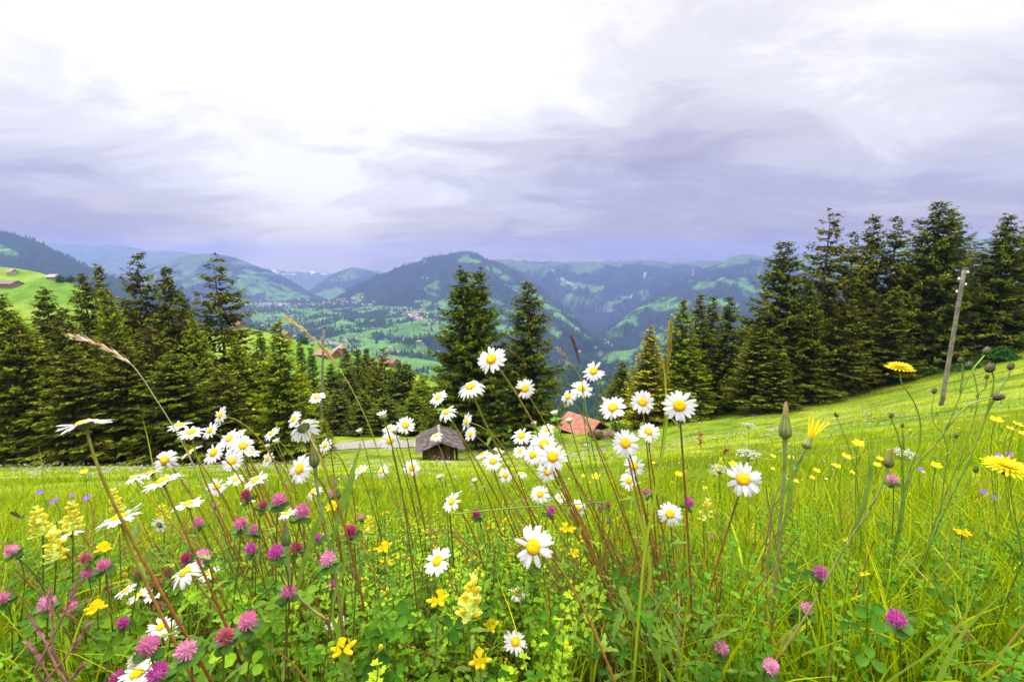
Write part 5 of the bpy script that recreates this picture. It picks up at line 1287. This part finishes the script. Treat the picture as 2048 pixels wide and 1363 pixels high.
def bell(px, py, D, label, col=(.26, .12, .60)):
    dia = .022; zc = FPX*dia/D; c0 = at(px, py, zc); rt = rooted(px+8, c0[1]+.02)
    if rt[2] > c0[2]-.05: rt[2] = c0[2]-.2
    T = empty('cranesbill', tuple(rt)); tag(T, label, 'cranesbill'); n = camvec(-.1, .8, .5); F = frame(n); mb = MB()
    for k in range(5): petal_strip(mb, F, c0, k*1.2566, dia*.5, dia*.26, .3, .2, np.array(col)*rng.uniform(.8, 1.2), r0=.001)
    link('petals', mb.mesh('petals', M['floret'], rt), T)
    mb = MB(); tube(mb, stem_curve(c0, n, rt, .2), .0009, 5, GREEN*.8); link('stem', mb.mesh('stem', M['stem'], rt), T)
for a in [(108, 1001, 14, 'violet cranesbill above the right yellow rattle at far left'), (144, 990, 10, 'small violet cranesbill right of its neighbour at far left'), (174, 995, 15, 'pale violet cranesbill left of the upper yellow rattle'), (80, 983, 14, 'lilac cranesbill behind the leftmost rattle'),
          (1998, 911, 14, 'violet cranesbill behind the large right hawkbit, left one'), (2018, 908, 12, 'violet cranesbill behind the large right hawkbit, right one'), (1968, 983, 12, 'blue-violet cranesbill left of the large right hawkbit'), (1990, 995, 11, 'blue-violet cranesbill below the large right hawkbit'), (1842, 938, 10, 'lilac cranesbill left of the tall hawkbit stems')]:
    bell(*a)

# ------------------------------------------------------------------ grass, leaves and small far flowers that nobody could count
def sample(n, y0, y1, pxa=-250, pxb=2300, p=1.0):
    """points on the slope spread evenly over its true area between distances y0 and y1, inside the view with margin"""
    y = np.sqrt(rng.uniform(y0*y0, y1*y1, n)); x = rng.uniform(-1, 1, n)*(1.4*y+.45)
    z = HH(x, y); q = np.stack([x, y, z], -1); px, py, f = proj(q)
    return q, px
def blades(mb, q, h, wd, lean, col, S=6, tipc=None, az=None):
    n = len(q); az = rng.uniform(0, 6.283, n) if az is None else az
    d = np.stack([np.cos(az), np.sin(az), 0*az], -1)
    if q[:, 1].min() < 4:
        ok = np.ones(n, bool)
        for f_ in (.3, .5, .75, 1.0):
            ok &= clear_of(q+d*(lean*h*f_*f_)[:, None]+np.stack([0*h, 0*h, h*f_*(1-.35*lean**2*f_*f_)], -1)) | (rng.random(n) < .08)
        q, h, wd, lean, col, d = q[ok], h[ok], wd[ok], lean[ok], col[ok], d[ok]; n = len(q)
        if tipc is not None: tipc = tipc[ok]
    t = np.linspace(0, 1, S)
    b = (lean*h)[:, None]
    up = (h[:, None]*(t-.0*t))*(1-.35*(lean[:, None])**2*t**2)
    C = q[:, None]+d[:, None]*(b*t[None]**2)[..., None]+np.stack([0*up, 0*up, up], -1)
    fa = rng.uniform(0, 6.283, n); sd_ = np.stack([np.cos(fa), np.sin(fa), 0*fa], -1)
    W_ = sd_[:, None]*(wd[:, None]*np.interp(t, [0, .3, .75, 1], [.7, 1, .7, .04])[None])[..., None]
    tt = t[None, :, None]; col = np.asarray(col)
    cc = col[:, None]*(1-.0*tt) if tipc is None else col[:, None]*(1-tt**2)+tipc[:, None]*tt**2
    ribbons(mb, C, W_, cc)
FLA = np.array(FL)
def clear_of(p, r=0):
    """True where the points p (N,3) do not stand right before a flower"""
    px, py, f = proj(p); ok = np.ones(len(p), bool)
    for fx, fy, fr, fd in FLA: ok &= ~((np.hypot(px-fx, py-fy) < fr+r) & (p[:, 1] < fd+.01))
    return ok
def gcol(n, q=None):
    a = rng.random((n, 1)); k = rng.random((n, 1))
    if q is not None: a = np.clip(a*.7+(fbm(q[:, 0]*.9, q[:, 1]*.9, 4, 37)[:, None]-.38)*1.6, 0, 1)
    c = np.array([.07, .18, .003])*(1-a)+np.array([.44, .57, .005])*a
    c = np.where(k < .035, np.array([.36, .28, .10]), c); c = np.where(k > .985, np.array([.40, .20, .05]), c)
    return c*rng.uniform(.8, 1.15, (n, 1))
def dens(px, y):
    """relative grass density by place: leafy herbs take over at left and centre foreground, bare litter under the big daisy plant"""
    d = np.ones_like(px)
    near = y < 1.25
    d = np.where(near & (px > 250) & (px < 1080), .16, d); d = np.where(near & (px <= 320), .85, d); d = np.where(near & (px > 320) & (px < 620), .35, d)
    d = np.where(near & (px >= 1080) & (px < 1450), .40, d)
    return d
mb = MB()
for (n, y0, y1, h0, h1, w0, w1) in ((6000, .50, .9, .04, .14, .0010, .0020), (18000, .52, 1.4, .09, .28, .0011, .0024), (18000, 1.1, 2.6, .12, .30, .0014, .0030), (15000, 2.4, 6.0, .10, .30, .0022, .0045)):
    q, px = sample(n, y0, y1); ok = rng.random(n) < dens(px, q[:, 1])
    q = q[ok]; n = len(q); px = px[ok]
    rightb = np.where((px > 1400) | (px < 60), 1.15, .9); h = rng.uniform(h0, h1, n)*rightb
    h = np.minimum(h, .16+.15*q[:, 1]); h = np.where(q[:, 1] > 2.4, h*.9, h)
    c = gcol(n); blades(mb, q, h, rng.uniform(w0, w1, n), np.clip(rng.gamma(2, .22, n), 0, 1.3), c, 6, c*np.array([1.25, 1.1, 1.0]))
# tall single stalks reaching above the sward
q, px = sample(420, .8, 3.2); n = len(q); h = rng.uniform(.22, .42, n)
blades(mb, q, h, rng.uniform(.0007, .0012, n), rng.uniform(0, .35, n), gcol(n), 7, np.tile([.26, .24, .06], (n, 1)))
tag(link('tall_grass', mb.mesh('tall_grass', M['blade'])), 'long yellow-green grass blades of the near meadow', kind='stuff')
mb = MB()
for (n, y0, y1, h0, h1, w0, w1) in ((26000, 5, 14, .06, .20, .004, .008), (30000, 12, 55, .06, .20, .010, .020)):
    q, px = sample(n, y0, y1); c = gcol(n, q)*np.array([.95, .92, .9]); tf = .45+1.25*sstep(fbm(q[:, 0]*1.7, q[:, 1]*1.7, 4, 71), .4, .62); blades(mb, q, rng.uniform(h0, h1, n)*tf, rng.uniform(w0, w1, n), rng.uniform(0, .8, n), c, 3)
tag(link('meadow_grass', mb.mesh('meadow_grass', M['blade'])), 'short bright green grass covering the slope below', kind='stuff')

mb = MB(); n = 2300; q, px = sample(n, .58, 1.7); ok = (px > 1330) & (px < 2200) | (px < 260); q = q[ok]; n = len(q)
c = gcol(n)*np.array([.9, 1.0, 1.2]); blades(mb, q, rng.uniform(.12, .30, n), rng.uniform(.0024, .0042, n), rng.uniform(.2, 1.3, n), c, 8, c*np.array([1.1, 1.05, 1.0]))
tag(link('wide_grass', mb.mesh('wide_grass', M['blade'])), 'broad arching green grass blades of the foreground', kind='stuff')
# specific bold blades of the foreground
mb = MB()
def blade_path(pts, zc, wd, col):
    C_ = path(pts, zc, 24); b_ = down_to_ground(C_[-1]); C_ = np.concatenate([C_, [b_]]); S = len(C_); t = np.linspace(0, 1, S)
    W_ = np.array([1, .0, .3])/1.04*(wd*np.interp(t, [0, .35, .8, 1], [.05, .8, 1, .8]))[:, None]
    ribbons(mb, C_[None], W_[None], np.array([col]))
for a in [([(284, 833), (294, 870), (304, 920), (318, 990), (340, 1080)], .8, .0016, (.30, .42, .03)), ([(1326, 715), (1330, 760), (1334, 830), (1326, 900), (1308, 1000), (1290, 1100), (1280, 1200)], .60, .0022, (.34, .44, .03)),
          ([(655, 1000), (690, 1110), (672, 1180), (664, 1230), (690, 1300)], .6, .003, (.2, .36, .04)), ([(1950, 1170), (1930, 1230), (1880, 1290), (1800, 1345), (1740, 1390)], .5, .004, (.25, .38, .04)),
          ([(2048, 1165), (1990, 1200), (1930, 1260), (1890, 1330), (1870, 1390)], .5, .0045, (.25, .38, .04)), ([(1700, 1100), (1780, 1085), (1850, 1075), (1905, 1072)], .8, .003, (.18, .33, .05)),
          ([(1255, 955), (1272, 1010), (1290, 1080), (1300, 1160), (1270, 1250)], .72, .0032, (.30, .42, .03)), ([(1395, 990), (1420, 1040), (1460, 1090), (1500, 1170), (1540, 1250)], .8, .003, (.22, .36, .04)),
          ([(1130, 1195), (1200, 1185), (1250, 1188), (1275, 1205)], .7, .0025, (.25, .38, .04)), ([(1420, 1080), (1360, 1150), (1300, 1250), (1330, 1360)], .62, .0030, (.16, .30, .05)), ([(600, 1290), (616, 1330), (622, 1380)], .6, .004, (.22, .40, .04)),
          ([(700, 1120), (684, 1200), (676, 1280), (690, 1350)], .62, .0032, (.22, .40, .04)), ([(0, 1095), (30, 1110), (70, 1150), (100, 1200)], .6, .0016, (.06, .13, .03)), ([(77, 890), (84, 930), (88, 1000), (92, 1080)], 1.1, .0020, (.24, .38, .04)), ([(36, 912), (44, 950), (48, 1010), (50, 1080)], 1.1, .0022, (.24, .40, .04)),
          ([(1085, 1310), (1120, 1250), (1160, 1190), (1190, 1130)], .6, .002, (.3, .4, .05)), ([(500, 1262), (540, 1290), (590, 1330), (620, 1370)], .5, .0013, (.35, .17, .06))]:
    blade_path(*a)
tag(link('broad_grass', mb.mesh('broad_grass', M['blade'])), 'bold single grass blades standing out of the foreground', kind='stuff')

# ---- leafy herbs
mb = MB(); stemsV = []
q, px = sample(15000, .50, 1.4)
w_ = np.where((px < 260), .5, 1)*np.where((px < 700), 1.0, np.where(px < 1060, .45, np.where(px > 1450, .20, .10)))*np.where(q[:, 1] > 1.0, .7, 1)
for p, k, wv in zip(q, rng.random(len(q)), w_):
    if k > wv: continue
    h = rng.uniform(.03, .22); up = np.array([rng.normal(0, .35), rng.normal(-.25, .35), 1.]); c = np.array([.036, .14, .005])*(1-k)+np.array([.22, .39, .008])*k
    tp_ = p+np.array([rng.normal(0, .015), rng.normal(0, .015), h]); s_ = rng.uniform(.010, .022)
    if not clear_of(tp_[None], s_*900/max(.3, float(proj(tp_)[2])))[0]: continue
    tri_leaf(mb, tp_, up, s_, c*rng.uniform(.7, 1.25), rng.random()*6.28)
    stemsV.append((p, tp_))
a = np.array([s[0] for s in stemsV]); b_ = np.array([s[1] for s in stemsV]); n = len(a); t = np.linspace(0, 1, 4)[None, :, None]
C = a[:, None]*(1-t)+b_[:, None]*t+rng.normal(0, .004, (n, 1, 3))*np.sin(t*3.14); ribbons(mb, C, np.repeat((nrm(rng.normal(0, 1, (n, 3)))*.0008)[:, None], 4, 1), np.tile([.10, .17, .03], (n, 1)))
tag(link('clover_leaves', mb.mesh('clover_leaves', M['leaf'])), 'dark green three-lobed clover leaves of the foreground', kind='stuff')

mb = MB()      # small-leaved trefoil shoots
q, px = sample(8500, .50, 1.6)
w_ = np.where((px > 560) & (px < 1120), 1.0, np.where(px > 1450, .35, .15))
for p, k, wv in zip(q, rng.random(len(q)), w_):
    if k > wv: continue
    h = rng.uniform(.08, .28); d = np.array([rng.normal(0, .25), rng.normal(0, .2), 1.]); top = p+d*h
    if not (clear_of(top[None], 12)[0] and clear_of((p+d*h*.6)[None], 8)[0]): continue
    pts = bez(p, p+np.array([0, 0, h*.4]), top-np.array([0, 0, h*.3]), top, 8); ribbons(mb, pts[None], np.array([[[.0008, 0, 0]]*8]), np.array([[.13, .20, .03]]))
    c0 = np.array([.07, .21, .005])*(1-k)+np.array([.32, .48, .008])*k
    nl = int(h/.011)
    if k > .55*wv and 640 < float(proj(top)[0]) < 1160 and rng.random() < .45:      # small yellow blooms and buds
        for _ in range(int(rng.integers(2, 5))): ellips(mb, top+rng.normal(0, .004, 3)+np.array([0, 0, .004]), (.0026, .0022, .0034), 6, 4, np.array([.80, .70, .03])*rng.uniform(.7, 1.1))
    for j in range(nl):
        f = .3+.7*j/nl; i = min(int(f*7), 6); pp = pts[i]*(1-(f*7-i))+pts[i+1]*(f*7-i); az = j*2.4
        ln = rng.uniform(.006, .011); dd = np.array([math.cos(az), math.sin(az), rng.uniform(.1, .7)]); sd_ = nrm(np.cross(dd, [0, 0, 1.])); dd = nrm(dd)
        for s_ in (-1, 0, 1):
            e = nrm(dd+sd_*s_*1.0); wv_ = nrm(np.cross(e, [0, 0, 1.]))*ln*.33; o = pp+dd*.003
            mb.add([o, o+e*ln*.55-wv_, o+e*ln, o+e*ln*.55+wv_], Q=[(0, 1, 2, 3)], C=c0*rng.uniform(.75, 1.2))
tag(link('trefoil_leaves', mb.mesh('trefoil_leaves', M['leaf'], smooth=False)), 'fine-leaved green trefoil shoots of the centre foreground', kind='stuff')

mb = MB()      # basal daisy leaves, toothed, and loose stalks of the big daisy plant
for k in range(520):
    pxr = rng.normal(1290, 95) if k < 300 else rng.normal(540, 130); y = rng.uniform(.55, .95); p = ground(float(pxr), float(y)); h = rng.uniform(0, .16)
    az = rng.random()*6.28; d = np.array([math.cos(az), math.sin(az), rng.uniform(.2, 1.5)])
    small_leaf(mb, p+np.array([0, 0, h]), d, np.array([0, 0, 1.]), rng.uniform(.025, .06), rng.uniform(.0025, .005), (np.array([.12, .22, .02])*(1-.5*(k % 2))+np.array([.2, .3, .03])*.5*(k % 2))*rng.uniform(.8, 1.2), S=9, curl=.35, tooth=.3)
tag(link('daisy_leaves', mb.mesh('daisy_leaves', M['leaf'])), 'toothed green leaves at the feet of the daisies', kind='stuff')
mb = MB()      # dry reddish stalks and litter
for k in range(900):
    pxr = rng.normal(1300, 120) if k < 330 else (rng.uniform(150, 760) if k < 760 else rng.uniform(760, 1100)); y = rng.uniform(.62, 1.15); p = ground(float(pxr), float(y)); h = rng.uniform(.08, .36)
    d = np.array([rng.normal(-.12, .30)-(.25 if k >= 250 else 0), rng.normal(0, .2), 1.]); pp = bez(p, p+np.array([0, 0, h*.4]), p+d*h*.7, p+d*h, 8)
    if not clear_of(pp[2:], 3).all(): continue
    a_ = REDST*rng.uniform(.7, 1.6); tube(mb, pp, rng.uniform(.0007, .0012), 4, grad(8, a_, a_*.5+np.array([.26, .20, .03])*.6))
n = 2600; q, px = sample(n, .5, 1.4); az = rng.random(n)*6.28; L = rng.uniform(.01, .05, n)[:, None]
d = np.stack([np.cos(az), np.sin(az), rng.normal(-.2, .25, n)], -1)*L; t = np.linspace(-.5, .5, 3)[None, :, None]
C = (q+np.array([0, 0, .012]))[:, None]+d[:, None]*t; C[..., 2] += .01*rng.random((n, 1))
ribbons(mb, C, np.repeat((nrm(rng.normal(0, 1, (n, 3)))*.0010)[:, None], 3, 1), np.array([.30, .22, .12])*rng.uniform(.5, 1.3, (n, 1)))
tag(link('dry_litter', mb.mesh('dry_litter', M['stem'])), 'dry reddish stalks and straw under the flowers', kind='stuff')

# ---- small flowers of the far meadow
mb = MB()
def dots(n, y0, y1, size, col, hz, sel=None):
    q, px = sample(n, y0, y1); m_ = fbm(q[:, 0]*.5+3, q[:, 1]*.5, 3, 60) 
    ok = m_ > .42
    if sel is not None: ok &= sel(px, q)
    q = q[ok]; n = len(q); s = size*rng.uniform(.6, 1.2, n); c = q+np.stack([0*s, 0*s, hz*rng.uniform(.7, 1.2, n)], -1)
    for k in range(5):
        a = k*1.2566+rng.random(n); d = np.stack([np.cos(a), np.sin(a), .25+0*a], -1)*s[:, None]; wv = np.stack([-np.sin(a), np.cos(a), 0*a], -1)*s[:, None]*.5
        V = np.stack([c, c+d*.6-wv, c+d, c+d*.6+wv], 1); mb.add(V, Q=np.arange(n*4).reshape(n, 4), C=np.repeat(np.array(col)*rng.uniform(.8, 1.2, (n, 1)), 4, 0))
dots(650, 5, 16, .018, (.34, .22, .62), .22); dots(3600, 14, 50, .06, (.34, .24, .58), .26)
dots(900, 26, 48, .08, (.42, .26, .58), .30, lambda px, q: (px < 560))
dots(160, 2.6, 9, .011, (.84, .62, .02), .24, lambda px, q: px > 1050); dots(500, 7, 34, .020, (.84, .64, .05), .24)
dots(110, 2.4, 9, .012, (.34, .18, .62), .24); dots(260, 8, 36, .022, (.80, .80, .76), .22); dots(50, 2, 6, .012, (.82, .8, .74), .25, lambda px, q: px > 700)
tag(link('meadow_flowers', mb.mesh('meadow_flowers', M['floret'], smooth=False)), 'tiny lilac, yellow and white flowers sprinkled over the slope', kind='stuff')

# ------------------------------------------------------------------ haze
hv = bpy.data.materials.new('haze_air'); hv.use_nodes = True; g = N(hv.node_tree); g.n.clear()
pvn = g.new('ShaderNodeVolumePrincipled', {'Color': (.31, .40, .84), 'Density': HAZE, 'Anisotropy': 0.2})
g.l.new(pvn.outputs[0], g.new('ShaderNodeOutputMaterial').inputs['Volume'])
mb = MB(); box(mb, (0, 3150, (HZT-1300)/2), (42400, 12700, HZT+1300)); me = mb.mesh('haze', hv, smooth=False)
tag(link('haze', me), 'thin blue air lying over the whole valley', kind='stuff')
